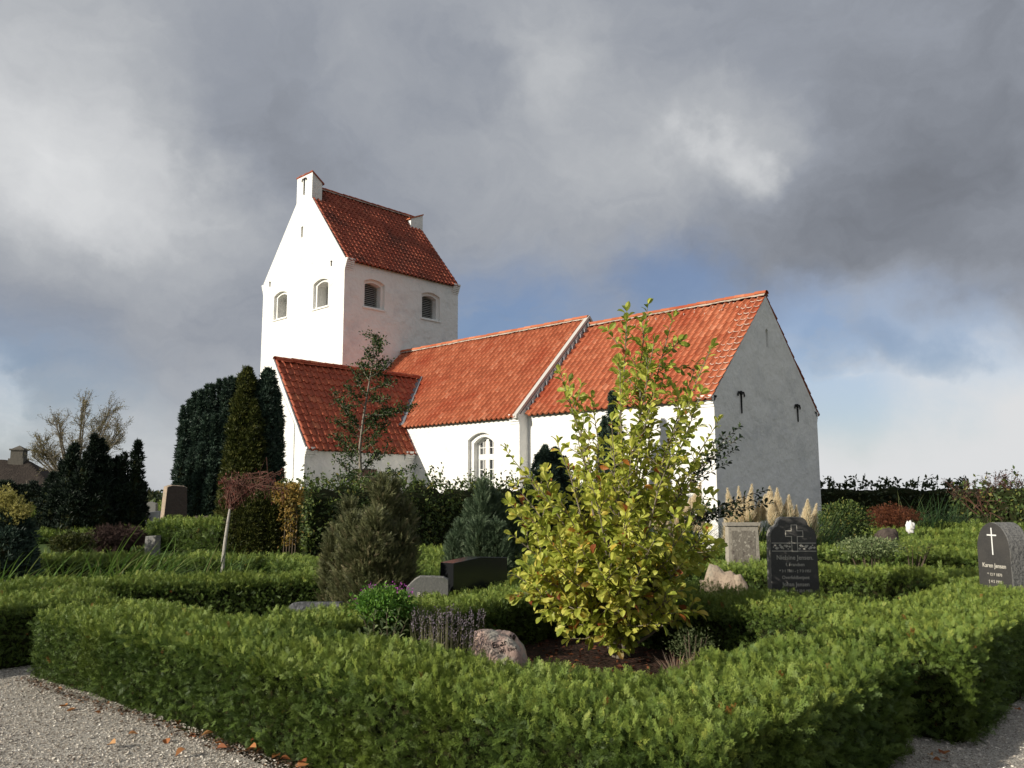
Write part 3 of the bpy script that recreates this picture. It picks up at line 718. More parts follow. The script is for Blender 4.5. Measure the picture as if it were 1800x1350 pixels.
    for e_ in (0, 1):
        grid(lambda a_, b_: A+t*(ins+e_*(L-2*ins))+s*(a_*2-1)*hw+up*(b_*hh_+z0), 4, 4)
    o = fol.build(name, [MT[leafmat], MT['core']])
    return tag(o, label, cat, group)

G1 = 'low clipped conifer hedges round the graves'
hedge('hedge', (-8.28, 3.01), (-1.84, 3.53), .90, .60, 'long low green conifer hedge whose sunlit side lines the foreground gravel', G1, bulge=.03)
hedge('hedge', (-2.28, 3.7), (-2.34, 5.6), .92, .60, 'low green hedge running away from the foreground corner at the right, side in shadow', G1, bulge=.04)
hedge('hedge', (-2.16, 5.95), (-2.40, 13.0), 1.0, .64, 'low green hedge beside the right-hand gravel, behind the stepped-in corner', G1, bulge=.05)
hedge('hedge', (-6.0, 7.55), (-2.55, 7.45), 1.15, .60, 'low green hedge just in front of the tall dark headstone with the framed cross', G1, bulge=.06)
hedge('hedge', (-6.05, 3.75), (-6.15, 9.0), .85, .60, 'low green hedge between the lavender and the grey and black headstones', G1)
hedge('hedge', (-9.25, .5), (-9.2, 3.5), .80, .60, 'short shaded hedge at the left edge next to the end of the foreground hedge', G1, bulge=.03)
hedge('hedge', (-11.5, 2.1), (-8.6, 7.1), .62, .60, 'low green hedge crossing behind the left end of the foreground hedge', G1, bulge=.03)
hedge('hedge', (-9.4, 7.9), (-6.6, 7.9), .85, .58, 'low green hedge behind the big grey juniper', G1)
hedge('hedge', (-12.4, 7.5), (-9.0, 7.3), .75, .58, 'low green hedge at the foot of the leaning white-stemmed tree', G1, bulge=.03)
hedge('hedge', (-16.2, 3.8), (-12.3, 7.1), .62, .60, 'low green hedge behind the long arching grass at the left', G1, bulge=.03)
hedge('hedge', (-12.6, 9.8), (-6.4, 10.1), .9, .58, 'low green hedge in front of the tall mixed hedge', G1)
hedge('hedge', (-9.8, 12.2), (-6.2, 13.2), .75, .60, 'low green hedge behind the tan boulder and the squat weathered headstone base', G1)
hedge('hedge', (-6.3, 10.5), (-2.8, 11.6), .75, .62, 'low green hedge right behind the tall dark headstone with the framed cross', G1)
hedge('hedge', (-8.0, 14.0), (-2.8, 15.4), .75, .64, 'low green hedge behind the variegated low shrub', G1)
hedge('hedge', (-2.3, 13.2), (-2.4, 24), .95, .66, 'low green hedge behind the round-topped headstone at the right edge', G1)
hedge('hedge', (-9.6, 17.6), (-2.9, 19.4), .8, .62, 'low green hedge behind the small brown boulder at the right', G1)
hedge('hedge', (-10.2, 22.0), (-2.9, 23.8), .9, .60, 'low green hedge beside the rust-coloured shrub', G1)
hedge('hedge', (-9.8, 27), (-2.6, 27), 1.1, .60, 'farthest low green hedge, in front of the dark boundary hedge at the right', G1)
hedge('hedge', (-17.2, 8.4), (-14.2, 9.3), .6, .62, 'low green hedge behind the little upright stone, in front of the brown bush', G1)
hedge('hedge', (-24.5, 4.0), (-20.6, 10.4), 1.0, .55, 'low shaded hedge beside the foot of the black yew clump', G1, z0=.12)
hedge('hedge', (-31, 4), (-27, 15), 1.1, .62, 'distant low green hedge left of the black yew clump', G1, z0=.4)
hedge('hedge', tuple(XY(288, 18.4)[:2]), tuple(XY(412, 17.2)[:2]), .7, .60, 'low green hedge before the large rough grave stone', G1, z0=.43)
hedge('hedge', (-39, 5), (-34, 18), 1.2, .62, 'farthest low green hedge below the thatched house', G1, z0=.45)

# taller hedges
hedge('tall_hedge', (-14.6, 8.9), (-15.2, 21.5), 1.5, 1.78, 'tall dark broadleaf hedge with loose shoots in front of the church porch', None, 'beech', 'leaf', .065, 1100, 0, 13, sprig=26, rough_top=.09, bulge=.12, shoulder_=.13)
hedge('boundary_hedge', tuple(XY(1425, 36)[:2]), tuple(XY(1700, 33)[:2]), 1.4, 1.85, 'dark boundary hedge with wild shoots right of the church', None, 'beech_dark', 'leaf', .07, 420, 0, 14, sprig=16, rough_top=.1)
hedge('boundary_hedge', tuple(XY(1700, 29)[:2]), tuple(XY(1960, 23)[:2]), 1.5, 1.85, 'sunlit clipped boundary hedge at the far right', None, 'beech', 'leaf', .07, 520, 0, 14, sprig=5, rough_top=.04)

# ------------------------------------------------------------------ lobed conifers (yews, thujas, junipers)
def lobes(fol, L, T, size, dens, spread=.5, upk=.9, m=0, core=1, taper=3.0, base=.75, rough=.12, corek=.82, topn=.6):
    for (x, y, z0, r, h) in L:
        n = int(2*math.pi*r*h*dens*.8); t = rng.random(n)**.85; th = rng.random(n)*6.283
        def prof(t_): return r*np.clip(1-t_**taper, 0, 1)**topn*(base+(1-base)*np.minimum(1, t_*3))
        rr = prof(t); p = np.stack([x+rr*np.cos(th), y+rr*np.sin(th), z0+t*h], 1); o_ = np.stack([np.cos(th), np.sin(th), np.zeros(n)], 1)
        p += o_*(wob(p, 3.0, x*3+y)*rough*r)[:, None]+o_*(wob(p, 9.0, x)*rough*.5*r)[:, None]-o_*(rng.random(n)**2*.25*r)[:, None]
        d = o_*spread+np.array([0, 0, upk])+rnd3(n)*.28
        multi(fol, T, p, d, o_+rnd3(n)*.5, size*rng.uniform(.6, 1.3, n), None, m)
        if core is not None:
            V = []; K = 9; J = 8
            for j in range(J+1):
                tt = j/J*.97; q = prof(np.array(tt))*corek
                for k in range(K): V.append((x+q*math.cos(6.283*k/K), y+q*math.sin(6.283*k/K), z0+tt*h*.98))
            F = [(j*K+k, j*K+(k+1) % K, (j+1)*K+(k+1) % K, (j+1)*K+k) for j in range(J) for k in range(K)]
            fol.raw(V, F, .2, core)
def conifer(name, x, d, tops, mt, T, size, dens, label, cat='tree', group=None, trunk=True, **kw):
    """tops: (photo x, photo y of tip, radius m, depth offset m)"""
    base = XY(x, d); o = empty(name, base, label, cat, group); fol = Fol(); L = []
    for (tx, ty, r, dd) in tops:
        q = P(tx, ty, d+dd); L.append((q[0]-base[0], q[1]-base[1], 0.0, r, q[2]))
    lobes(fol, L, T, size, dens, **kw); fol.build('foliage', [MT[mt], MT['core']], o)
    if trunk:
        B = MB(); B.tube([(0, 0, -.05), (0, 0, min(1.2, L[0][4]*.5))], [.09, .06], 7); B.build('trunk', MT['bark'], o)
    return o
GY = 'upright conifers left of the church'
# big blue-black yew clump, one tree of many upright shoots
YT = [(322, 716, .24, -.1), (334, 706, .22, .2), (343, 692, .22, .0), (354, 688, .24, -.3), (364, 680, .22, .1), (375, 678, .24, -.2), (386, 670, .22, .1), (396, 668, .24, -.2), (406, 664, .22, .3), (414, 668, .24, .1),
      (328, 742, .24, -.7), (345, 735, .26, -.8), (362, 728, .24, -.9), (379, 730, .26, -.9), (396, 722, .26, -.8), (322, 775, .26, -1.0), (338, 790, .26, -1.3), (356, 782, .26, -1.4), (375, 790, .28, -1.5), (394, 785, .28, -1.4), (350, 830, .3, -1.7), (372, 838, .3, -1.8), (392, 835, .3, -1.8)]
YT = [(a, b_, c_*.78, d_) for a, b_, c_, d_ in YT]
conifer('yew_tree', 366, 24.5, YT, 'yew', T_TUFT, .125, 330, 'large blue-black yew of many upright shoots, left of the olive conifer columns', 'tree', GY, taper=1.9, rough=.25, corek=.72, spread=.6, topn=.75, base=.9)
conifer('conifer_column', 432, 22.5, [(436, 648, .46, -.5), (425, 690, .46, -.7), (446, 705, .40, -.8), (420, 770, .40, -.5), (442, 790, .42, -.6), (412, 830, .42, -.7)], 'thuja_brown', T_TUFT, .12, 420, 'olive-brown conifer column with a pointed top, left one of the pair before the tower', 'tree', GY, taper=2.3, rough=.15)
conifer('conifer_column', 469, 22.2, [(471, 651, .42, 0), (458, 672, .38, -.1), (480, 690, .34, 0), (466, 740, .44, -.1)], 'yew', T_TUFT, .12, 420, 'dark rounded conifer column against the white porch wall', 'tree', GY, taper=5, rough=.1, base=.9)
GB = 'black yews at the left'
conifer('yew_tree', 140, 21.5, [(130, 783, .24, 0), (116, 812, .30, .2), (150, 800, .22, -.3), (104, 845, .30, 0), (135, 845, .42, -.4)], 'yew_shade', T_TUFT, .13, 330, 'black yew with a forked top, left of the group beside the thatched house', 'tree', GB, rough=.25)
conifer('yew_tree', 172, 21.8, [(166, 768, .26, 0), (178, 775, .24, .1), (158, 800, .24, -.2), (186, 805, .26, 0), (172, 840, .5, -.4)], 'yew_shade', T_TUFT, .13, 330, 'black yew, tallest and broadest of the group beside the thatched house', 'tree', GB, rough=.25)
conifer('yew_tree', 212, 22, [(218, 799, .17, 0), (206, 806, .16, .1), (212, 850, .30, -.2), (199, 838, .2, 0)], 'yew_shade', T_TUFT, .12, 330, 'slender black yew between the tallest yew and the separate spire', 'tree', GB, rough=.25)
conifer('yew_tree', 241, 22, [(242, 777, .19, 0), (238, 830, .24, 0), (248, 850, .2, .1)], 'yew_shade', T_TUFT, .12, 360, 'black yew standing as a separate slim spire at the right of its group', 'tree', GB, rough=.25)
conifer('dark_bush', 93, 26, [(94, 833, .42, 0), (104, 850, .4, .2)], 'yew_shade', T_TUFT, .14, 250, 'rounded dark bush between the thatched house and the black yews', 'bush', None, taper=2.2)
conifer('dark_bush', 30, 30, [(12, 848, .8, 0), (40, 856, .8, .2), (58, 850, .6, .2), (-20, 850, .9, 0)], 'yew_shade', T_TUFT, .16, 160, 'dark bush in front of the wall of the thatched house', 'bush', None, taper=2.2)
# golden-topped dark conifer at the far left edge
o = conifer('golden_conifer', 14, 12.5, [(14, 888, .30, 0), (-12, 880, .30, .2), (38, 905, .26, .1), (-35, 900, .4, 0), (20, 930, .42, -.2)], 'yew', T_TUFT, .09, 700, 'dark conifer with golden yellow shoots on top at the left edge', 'bush', None, taper=3)
fol = Fol(); bx = XY(14, 12.5)
for (tx, ty, r) in ((8, 866, .10), (22, 872, .09), (34, 884, .09), (-6, 868, .10), (46, 890, .06), (14, 884, .1), (-22, 880, .1), (30, 900, .07)):
    q = P(tx, ty, 12.4); n = 110; pp = q-bx+rnd3(n)*[r*.7, r*.7, r*.8]-[0, 0, .08]; multi(fol, T_TUFT, pp, rnd3(n)*.4+[0, 0, 1], rnd3(n), .055, None)
fol.build('golden_shoots', MT['gold'], o)

# yews by the church wall behind the magnolia
conifer('yew_column', 1075, 24, [(1076, 690, .20, 0), (1062, 735, .26, .1), (1084, 745, .26, 0), (1072, 790, .32, -.2)], 'yew', T_TUFT, .11, 500, 'slim dark yew column against the white chancel wall behind the yellow shrub', 'tree', None, rough=.2)
conifer('yew_bush', 968, 22, [(958, 786, .26, 0), (976, 790, .28, .1), (946, 800, .2, .1), (992, 806, .26, 0), (968, 820, .36, -.2)], 'yew', T_TUFT, .11, 500, 'rounded dark yew bush against the white wall, left of the slim yew column', 'bush', None, rough=.2)

# thuja hedge with flat end and creeper in front of the tall hedge
for i, (tx, ty, r, dd) in enumerate(((424, 880, .23, 0), (448, 872, .25, .0), (474, 868, .25, .1), (499, 872, .22, .2))):
    conifer('clipped_thuja', tx, 14.6+dd, [(tx, ty-6, r+.03, 0), (tx+8, ty+10, r*.8, -.1)], 'thuja_brown', T_TUFT, .075, 900,
            ['olive clipped thuja, leftmost of the row behind the white-stemmed tree', 'olive clipped thuja, second from left in the row behind the white-stemmed tree', 'olive clipped thuja, third from left in the row behind the white-stemmed tree', 'olive clipped thuja beside the yellow-leaved creeper'][i], 'bush', 'clipped thujas before the tall hedge', taper=8, base=.95, rough=.1)
fol = Fol(); n = 1500; tx = rng.uniform(480, 532, n); ty = rng.uniform(850, 885, n)
sel = rng.random(n) < .6; tx[sel] = 508+rng.normal(0, 8, sel.sum()); ty[sel] = rng.uniform(850, 960, sel.sum())
pp = np.array([P(a, b_, 14.3+random.uniform(-.1, .3)) for a, b_ in zip(tx, ty)]); fol.inst(T_LEAF, pp, rnd3(n), rnd3(n)+[.3, -.6, .4], .065*rng.uniform(.6, 1.2, n))
B = MB()
o = empty('creeper', XY(508, 14.4), 'yellowing creeper hanging down the end of the tall hedge', 'creeper')
fo = fol.build('leaves', MT['ivy_yellow'], o); fo.location = -Vector(XY(508, 14.4))
for k in range(5):
    q = XY(500+k*5, 14.4)-XY(508, 14.4); B.tube([q, q+[.03, 0, .6], q+[0, .04, 1.2], q+[-.04, 0, 1.6]], [.012, .01, .008, .005], 4)
B.build('stem', MT['bark'], o)

# junipers
def juniper(x, d, tops, mt, label, size=.10, dens=520, ybase=None):
    base = XY(x, d); o = empty('juniper', base, label, 'shrub'); fol = Fol()
    L = []
    for (tx, ty, r, dd) in tops:
        q = P(tx, ty, d+dd); L.append((q[0]-base[0], q[1]-base[1], 0.12, r*.64, q[2]-.12))
    lobes(fol, L, T_FEATH, size, dens, spread=.8, upk=.8, taper=2.0, base=.32, rough=.55, corek=.45)
    for (x_, y_, z_, r, h) in L:            # loose shoots
        n = 520; t = rng.random(n)**.6; th = rng.random(n)*6.28; rr = r*(1-t**2.2)**.6*rng.uniform(.7, 1.25, n)
        p = np.stack([x_+rr*np.cos(th), y_+rr*np.sin(th), z_+t*h], 1); multi(fol, T_NEED, p, np.stack([np.cos(th)*.6, np.sin(th)*.6, .9+0*th], 1)+rnd3(n)*.25, rnd3(n), size*1.7, None)
    fol.build('foliage', [MT[mt], MT['core']], o)
    B = MB()
    for (x_, y_, z_, r, h) in L[:6]: B.tube([(x_*.12, y_*.12, 0), (x_*.55, y_*.55, .18), (x_, y_, .5)], [.035, .026, .016], 5)
    B.build('branch', MT['bark'], o)
juniper(655, 8.9, [(676, 846, .22, 0), (648, 905, .26, .1), (612, 888, .16, .1), (690, 856, .2, .2), (712, 893, .2, .1), (622, 915, .26, -.2), (660, 905, .28, -.3), (592, 935, .22, 0), (700, 930, .26, -.2), (645, 945, .30, -.4), (680, 965, .25, -.4), (615, 965, .2, -.3)],
        'juniper', 'big grey-green juniper with feathery upright shoots in the middle', .085, 1100)
juniper(850, 10.6, [(848, 852, .16, 0), (862, 868, .18, .1), (830, 890, .18, .1), (876, 880, .2, .2), (812, 925, .2, 0), (842, 920, .26, -.2), (872, 925, .25, -.2), (898, 900, .22, .3), (800, 948, .16, -.1)],
        'juniper_blue', 'blue-green feathery juniper behind the black headstone', .085, 900)

# ------------------------------------------------------------------ broadleaf shrubs
def branchy(B, base, tips, r0=.02, wob_=.06, sides=5, m=0, seg=6, bend=.35):
    out_ = []
    for tp in tips:
        tp = np.array(tp, float); b0 = np.array(base, float)+rng.normal(0, .03, 3)*[1, 1, 0]; v = tp-b0; L = np.linalg.norm(v)
        pts = []
        for k in range(seg+1):
            t = k/seg; lat = v*[1, 1, 0]; q = b0+v*t-lat*bend*math.sin(math.pi*t)*.35; q = q+rng.normal(0, wob_*L*.25*math.sin(math.pi*t)+1e-4, 3); pts.append(q)
        B.tube(pts, [max(.0025, r0*(1-.85*k/seg)) for k in range(seg+1)], sides, m); out_.append(pts)
    return out_
D = 7.55                                       # the magnolia
mb = P(1090, 1162, D); mb[2] = .12
mag = empty('magnolia', mb, 'large magnolia shrub with yellowing green leaves in front of the church', 'shrub')
tipspx = [(890, 792, .1), (903, 850, .3), (930, 835, .0), (960, 830, .2), (985, 655, 0), (1000, 672, .2), (1012, 760, -.2), (1040, 700, .3), (1102, 548, 0), (1139, 535, .1), (1183, 558, .2), (1090, 640, -.2), (1150, 600, 0), (1250, 612, .1), (1225, 640, .3), (1232, 690, -.1),
 (1262, 742, .2), (1200, 720, -.3), (1150, 690, -.3), (1075, 740, -.4), (1110, 790, -.5), (1180, 800, -.5), (1215, 830, .1), (1240, 870, .3), (1238, 940, -.1), (1250, 955, .2), (1200, 990, -.4), (1222, 1075, -.1), (1185, 1050, -.5), (1150, 950, -.7), (1100, 900, -.7),
 (1040, 850, -.5), (985, 880, -.4), (930, 900, -.1), (895, 885, .2), (900, 940, 0), (925, 990, -.3), (905, 1010, .0), (935, 1045, -.2), (980, 1000, -.6), (1020, 960, -.7), (1060, 1010, -.8), (1110, 1030, -.8), (1000, 1060, -.4), (1035, 1085, -.5), (1060, 1120, -.4), (1110, 1110, -.4), (1150, 1090, -.4),
 (960, 940, -.5), (1000, 820, .4), (1060, 800, .6), (1130, 760, .6), (1190, 880, .5), (1120, 860, .6), (1000, 930, .5), (1150, 1000, .5), (1060, 920, .7), (1085, 1060, .3), (980, 780, .1), (955, 870, .4), (1205, 760, .2), (1170, 650, .1), (1130, 650, .3), (1205, 930, -.5)]
B = MB(); stems = branchy(B, (0, 0, 0), [P(x_, y_, D+dd)-mb for x_, y_, dd in tipspx], .019, .05, 6)
fol = Fol(); LP, LD, LS = [], [], []
def twig_leaves(pts, n0, spacing, size):
    pts = np.array(pts); seg = np.linalg.norm(np.diff(pts, axis=0), axis=1); cum = np.r_[0, np.cumsum(seg)]; L = cum[-1]
    s_ = n0*L; k = 0
    while s_ < L:
        i = min(np.searchsorted(cum, s_)-1, len(seg)-1); i = max(i, 0); p = pts[i]+(pts[i+1]-pts[i])*((s_-cum[i])/seg[i]); t = nrm(pts[i+1]-pts[i])
        a = k*2.4+random.uniform(-.4, .4); x_ = nrm(np.cross(t, [.3, .2, 1])); y_ = np.cross(t, x_); o_ = x_*math.cos(a)+y_*math.sin(a)
        LP.append(p); LD.append(t*.55+o_*.85+np.array([0, 0, .15])); LS.append(size*random.uniform(.65, 1.2)*(1-.25*(s_/L))); s_ += spacing*random.uniform(.6, 1.4); k += 1
    for j in range(3):
        LP.append(pts[-1]); LD.append(nrm(pts[-1]-pts[-2])*.9+rng.normal(0, .45, 3)); LS.append(size*random.uniform(.6, 1))
for st_ in stems:
    twig_leaves(st_, .60, .030, .098)
    pts = np.array(st_); L = np.linalg.norm(pts[-1]-pts[0])
    nb = int(4+L*2.5) if pts[-1][2] < .45 else int(7+L*6) if pts[-1][2] < 1.35 else int(3+L*1.9)
    for k in range(nb):                       # side twigs
        t = random.uniform(.42, .93); f_ = t*6; i = min(int(f_), 5); p = pts[i]+(pts[i+1]-pts[i])*(f_-i); ax = nrm(pts[i+1]-pts[i])
        dd = nrm(ax*.7+rng.normal(0, .6, 3)+[0, 0, .25]); l_ = random.uniform(.12, .32)*(1.25-t*.5); q = [p, p+dd*l_*.5+rng.normal(0, .008, 3), p+dd*l_+[0, 0, l_*.12]]
        B.tube(q, [.006, .0045, .0025], 4); twig_leaves(q, .15, .034, .095)
B.build('branch', mat('magnolia_bark', (.20, .17, .13), .85, .2, bump=[(50, .5, .006)]), mag)
LP, LD, LS = map(np.array, (LP, LD, LS)); low = LP[:, 2]+mb[2] < .25; keep = ~low; LP, LD, LS = LP[keep], LD[keep], LS[keep]; n = len(LP)
nh = np.array([0, 0, 1.0])+rnd3(n)*.75
LD[:, 2] -= .35*(rng.random(n) < .4)
rr = np.clip(rng.beta(2.2, 2.0, n)*.94, 0, .94); rr -= np.clip((LP[:, 2]-1.7)*.16, 0, .3); q = rng.random(n) < .022; rr[q] = rng.uniform(.93, 1, q.sum())
fol.inst(T_BIG, LP, LD, nh, LS*1.16*np.where(LP[:, 2] < 1.5, 1.12, 1), np.clip(rr+.06, .02, 1)); fol.build('foliage', MT['magnolia'], mag)
print('magnolia leaves', n)

# dark-leaved shrub behind it at the right
sb = P(1150, 1120, 8.6); sb[2] = .1
sh = empty('dark_leaved_shrub', sb, 'glossy dark-leaved shrub whose twigs reach out right of the yellowing magnolia', 'shrub'); B = MB(); LP, LD, LS = [], [], []
for hub, tp_ in (((1178, 935), [(1345, 862, -.3), (1352, 884, -.2), (1318, 893, -.2), (1300, 905, -.2), (1275, 892, .0), (1330, 878, -.3), (1250, 902, .1), (1230, 900, .3), (1265, 908, .1), (1292, 888, 0), (1240, 890, .2)]), ((1190, 880), [(1298, 752, 0), (1285, 772, .1), (1292, 790, .1), (1270, 765, .2), (1262, 800, .2), (1278, 815, .2), (1240, 842, .2), (1300, 770, 0), (1255, 780, .1), (1215, 850, .4)])):
    hb = P(*hub, 8.7)-sb; B.tube([(0, 0, 0), hb*.5+[-.02, 0, .03], hb], [.02, .016, .012], 6)
    for st_ in branchy(B, hb, [P(x_, y_, 8.6+dd)-sb for x_, y_, dd in tp_], .009, .05, 5): twig_leaves(st_, .35, .022, .075)
B.build('branch', MT['bark'], sh); LP, LD, LS = map(np.array, (LP, LD, LS)); fol = Fol(); fol.inst(T_BIG, LP, LD, rnd3(len(LP))*.7+[0, 0, 1], LS); fol.build('foliage', MT['dark_leaf'], sh)

# loose bushes: leaves through an ellipsoid
def bush(name, x, y, d, rx, rz, mt, size, n, label, cat='shrub', T=T_LEAF, zc=None, group=None, stems_=7, droop=0, stemmat='bark', ry=None):
    """centre of the crown at photo (x, y)"""
    c = P(x, y, d); base = np.array([c[0], c[1], 0.0]); o = empty(name, base, label, cat, group); fol = Fol()
    v = nrm(rnd3(n))*(rng.random(n)**.33)[:, None]*(1+.18*wob(nrm(rnd3(n)), 2, x))[:, None]; lump = 1+.22*wob(v, 3.1, x)
    p = v*lump[:, None]*[rx, ry or rx, rz]+[0, 0, c[2]]; p[:, 2] = np.maximum(p[:, 2], .03)
    dd = nrm(v+rnd3(n)*.6+[0, 0, .3-droop]); Ts = T if isinstance(T, list) else [T]; multi(fol, Ts, p, dd, nrm(v)+rnd3(n)*.6+[0, 0, .5], size*rng.uniform(.6, 1.3, n))
    fol.build('foliage', MT[mt], o); B = MB()
    for k in range(stems_):
        a = random.uniform(0, 6.28); q = random.uniform(.2, .8); B.tube([(0, 0, 0), (rx*q*.5*math.cos(a), rx*q*.5*math.sin(a), c[2]*.6), (rx*q*math.cos(a), rx*q*math.sin(a), c[2]+rz*random.uniform(.2, .8))], [.018, .012, .004], 5)
    B.build('branch', MT[stemmat], o); return o
bush('round_shrub', 1484, 916, 17.5, .52, .38, 'beech', .062, 5200, 'round green shrub with glossy leaves right of the pampas grass')
bush('low_variegated_shrub', 1528, 962, 11.2, .38, .12, 'sage', .038, 2600, 'low variegated shrub with small pale-edged leaves behind the dark headstone')
bush('weeping_maple', 1566, 908, 22, .62, .28, 'rust', .07, 5200, 'low dome-shaped rust-coloured shrub before the dark boundary hedge', T=T_FEATH, droop=.9, stemmat='twig_red')
bush('low_conifer', 1600, 962, 13, .42, .10, 'thuja', .05, 1500, 'tiny low green conifer between the rows right of the variegated shrub', T=T_SPS)
bush('weeping_bush', 205, 946, 17.5, .58, .20, 'twig_dark', .14, 2200, 'low brownish weeping bush with bare thin twigs before the black yews', T=T_FEATH, droop=.6, stemmat='twig_red')
bush('olive_bush', 128, 955, 15, .36, .18, 'thuja_brown', .06, 1400, 'small olive-green bush behind the arching grass at the left', T=T_TUFT)
bush('small_bush', 245, 975, 14.2, .16, .12, 'beech', .05, 500, 'small bush at the foot of the little upright grey stone')
#bush('dark_bush', 425, 925, 13.6, .35, .45, 'beech_dark', .06, 2500, 'dark bush in the shade behind the white-stemmed tree')
bush('flowering_plant', 672, 1064, 7.0, .24, .14, 'bright', .034, 3600, 'bright green leafy plant with small purple flowers in front of the juniper', 'plant')
fol = Fol(); k = 0; pp = []
for (a, b_) in ((638, 1040), (652, 1030), (690, 1026), (705, 1028), (715, 1033), (628, 1058), (660, 1048), (645, 1052), (700, 1036), (634, 1068), (682, 1030), (722, 1040)):
    q = P(a, b_, 6.95+random.uniform(-.05, .1)); pp += [q+rng.normal(0, .012, 3) for _ in range(9)]
pp = np.array(pp); ob = bpy.data.objects['flowering_plant']; pp = pp-np.array(ob.location); fol.inst(T_LEAF, pp, rnd3(len(pp)), rnd3(len(pp))+[0, -1, .5], .02); fol.build('flowers', MT['purple'], ob)

# sage plant
c = P(665, 1110, 6.1); base = np.array([c[0], c[1], .1]); o = empty('sage_plant', base, 'broad-leaved sage plant left of the lavender', 'plant'); B = MB(); LP, LD, LS = [], [], []
for st_ in branchy(B, (0, 0, 0), [P(a, b_, 6.1+random.uniform(-.12, .12))-base for a, b_ in ((640, 1090), (658, 1082), (680, 1078), (700, 1083), (648, 1112), (672, 1105), (696, 1108), (634, 1118), (712, 1098))], .006, .05, 4): twig_leaves(st_, .5, .028, .072)
B.build('branch', MT['bark'], o); fol = Fol(); LP, LD, LS = map(np.array, (LP, LD, LS)); fol.inst(T_BIG, LP, LD, rnd3(len(LP))*.6+[0, 0, 1], LS, wid=.8); fol.build('foliage', MT['sage'], o)

# lavender
c = P(780, 1140, 6.0); base = np.array([c[0], c[1], .08]); o = empty('lavender', base, 'faded lavender with tall thin grey stalks beside the pink grave boulder', 'plant')
fol = Fol(); n = 190; tx = rng.uniform(722, 852, n); ty = rng.uniform(1062, 1122, n)+np.abs(tx-780)*.12; tips = np.array([P(a, b_, 5.95+random.uniform(-.14, .16))-base for a, b_ in zip(tx, ty)])
bs = tips*[.72, .72, 0]+rng.normal(0, .015, (n, 3))*[1, 1, 0]; v = tips-bs; L = np.linalg.norm(v, axis=1)
blades(fol, bs, v, L, np.full(n, .0055), np.full(n, .04), None, 0, 3)
for k in range(6):
    q = tips-nrm(v)*(k*.014); fol.inst(T_LEAF, q+rng.normal(0, .002, (n, 3)), rnd3(n)*.6+[0, 0, 1], rnd3(n), .017, None, 1)
n = 420; q = np.stack([rng.uniform(-.26, .26, n), rng.uniform(-.1, .1, n), rng.uniform(0, .18, n)], 1); q = np.stack([q[:, 0]*_r[0]+q[:, 1]*_f[0], q[:, 0]*_r[1]+q[:, 1]*_f[1], q[:, 2]], 1)
multi(fol, T_FEATH, q, rnd3(n)*.35+[0, 0, 1], rnd3(n), .05, None, 0); fol.build('stalks', [MT['straw'], MT['lav']], o)

# dead stalks by the magnolia
c = P(1188, 1185, 6.7); base = np.array([c[0], c[1], .12]); fol = Fol(); n = 190; a = rng.random(n)*6.28
blades(fol, np.stack([np.cos(a)*.07*rng.random(n)+base[0], np.sin(a)*.07*rng.random(n)+base[1], np.full(n, base[2])], 1), np.stack([np.cos(a)*.7, np.sin(a)*.7, .3+rng.random(n)*1.1], 1), rng.uniform(.10, .27, n), np.full(n, .006), rng.uniform(0, .25, n), None, 0, 3)
tag(fol.build('dead_plant', mat('dead_stalk', (.24, .16, .11), .9, attr=[(0, (.14, .08, .05)), (1, (.36, .27, .2))])), 'dead cut-back tuft of dry stalks on the soil right of the magnolia', 'plant')
bush('grey_plant', 1215, 1135, 7.0, .20, .16, 'sage', .022, 700, 'small fine grey-leaved plant in the shade right of the magnolia', 'plant', T=T_FEATH)

# grasses
def grass(name, cx_, d, w, n, h, label, mt='blade', lean=(.6, 0), wd=.016, droop=.8, z=0, spread=.6, cat='grass plant', depth=.6):
    c = XY(cx_, d); c[2] = z; fol = Fol(); a = rng.uniform(-.5, .5, n)*w; b_ = rng.normal(0, .3, n)*depth
    bs = c+np.outer(a, _r)+np.outer(b_, _f); dr = np.stack([rng.normal(lean[0]*_r[0], spread*.6, n), rng.normal(lean[0]*_r[1], spread*.6, n), np.full(n, 1.0)], 1)
    blades(fol, bs, dr, h*rng.uniform(.45, 1.1, n), np.full(n, wd), droop*rng.uniform(.3, 1.3, n), None, 0, 7)
    return tag(fol.build(name, MT[mt]), label, cat)
grass('lily_plant', 215, 10.8, .8, 260, 1.6, 'tall arching green grass clump before the little upright grey stone', wd=.024, droop=.65, spread=.5)
grass('lily_plant', 90, 10.5, 2.2, 420, 1.35, 'long loose grass blades at the left, beside the golden-topped conifer', wd=.020, droop=.5)
grass('lily_plant', 330, 10.9, 1.7, 380, 1.35, 'long loose grass blades left of the white tree stem', wd=.018, droop=.5)
c = P(270, 940, 10.4); fol = Fol(); bs = np.array([XY(215, 10.4), XY(236, 10.4), XY(262, 10.4)])
blades(fol, bs, np.array([_r*.35+_u, _r*.28+_u, _r*.5+_u*1.0]), np.array([1.45, 1.3, 1.25]), np.full(3, .014), np.array([.75, .9, .6]), np.array([.9, .95, .8]), 0, 10)
tag(fol.build('arching_stalk', MT['blade']), 'three long pale arching stalks rising over the left grass', 'grass plant')
grass('fountain_plant', 1625, 25.0, 1.8, 900, 2.15, 'large dark fountain of ornamental grass before the boundary hedge', 'blade_dark', lean=(.25, 0), wd=.022, droop=.75, spread=.55, depth=1.2)

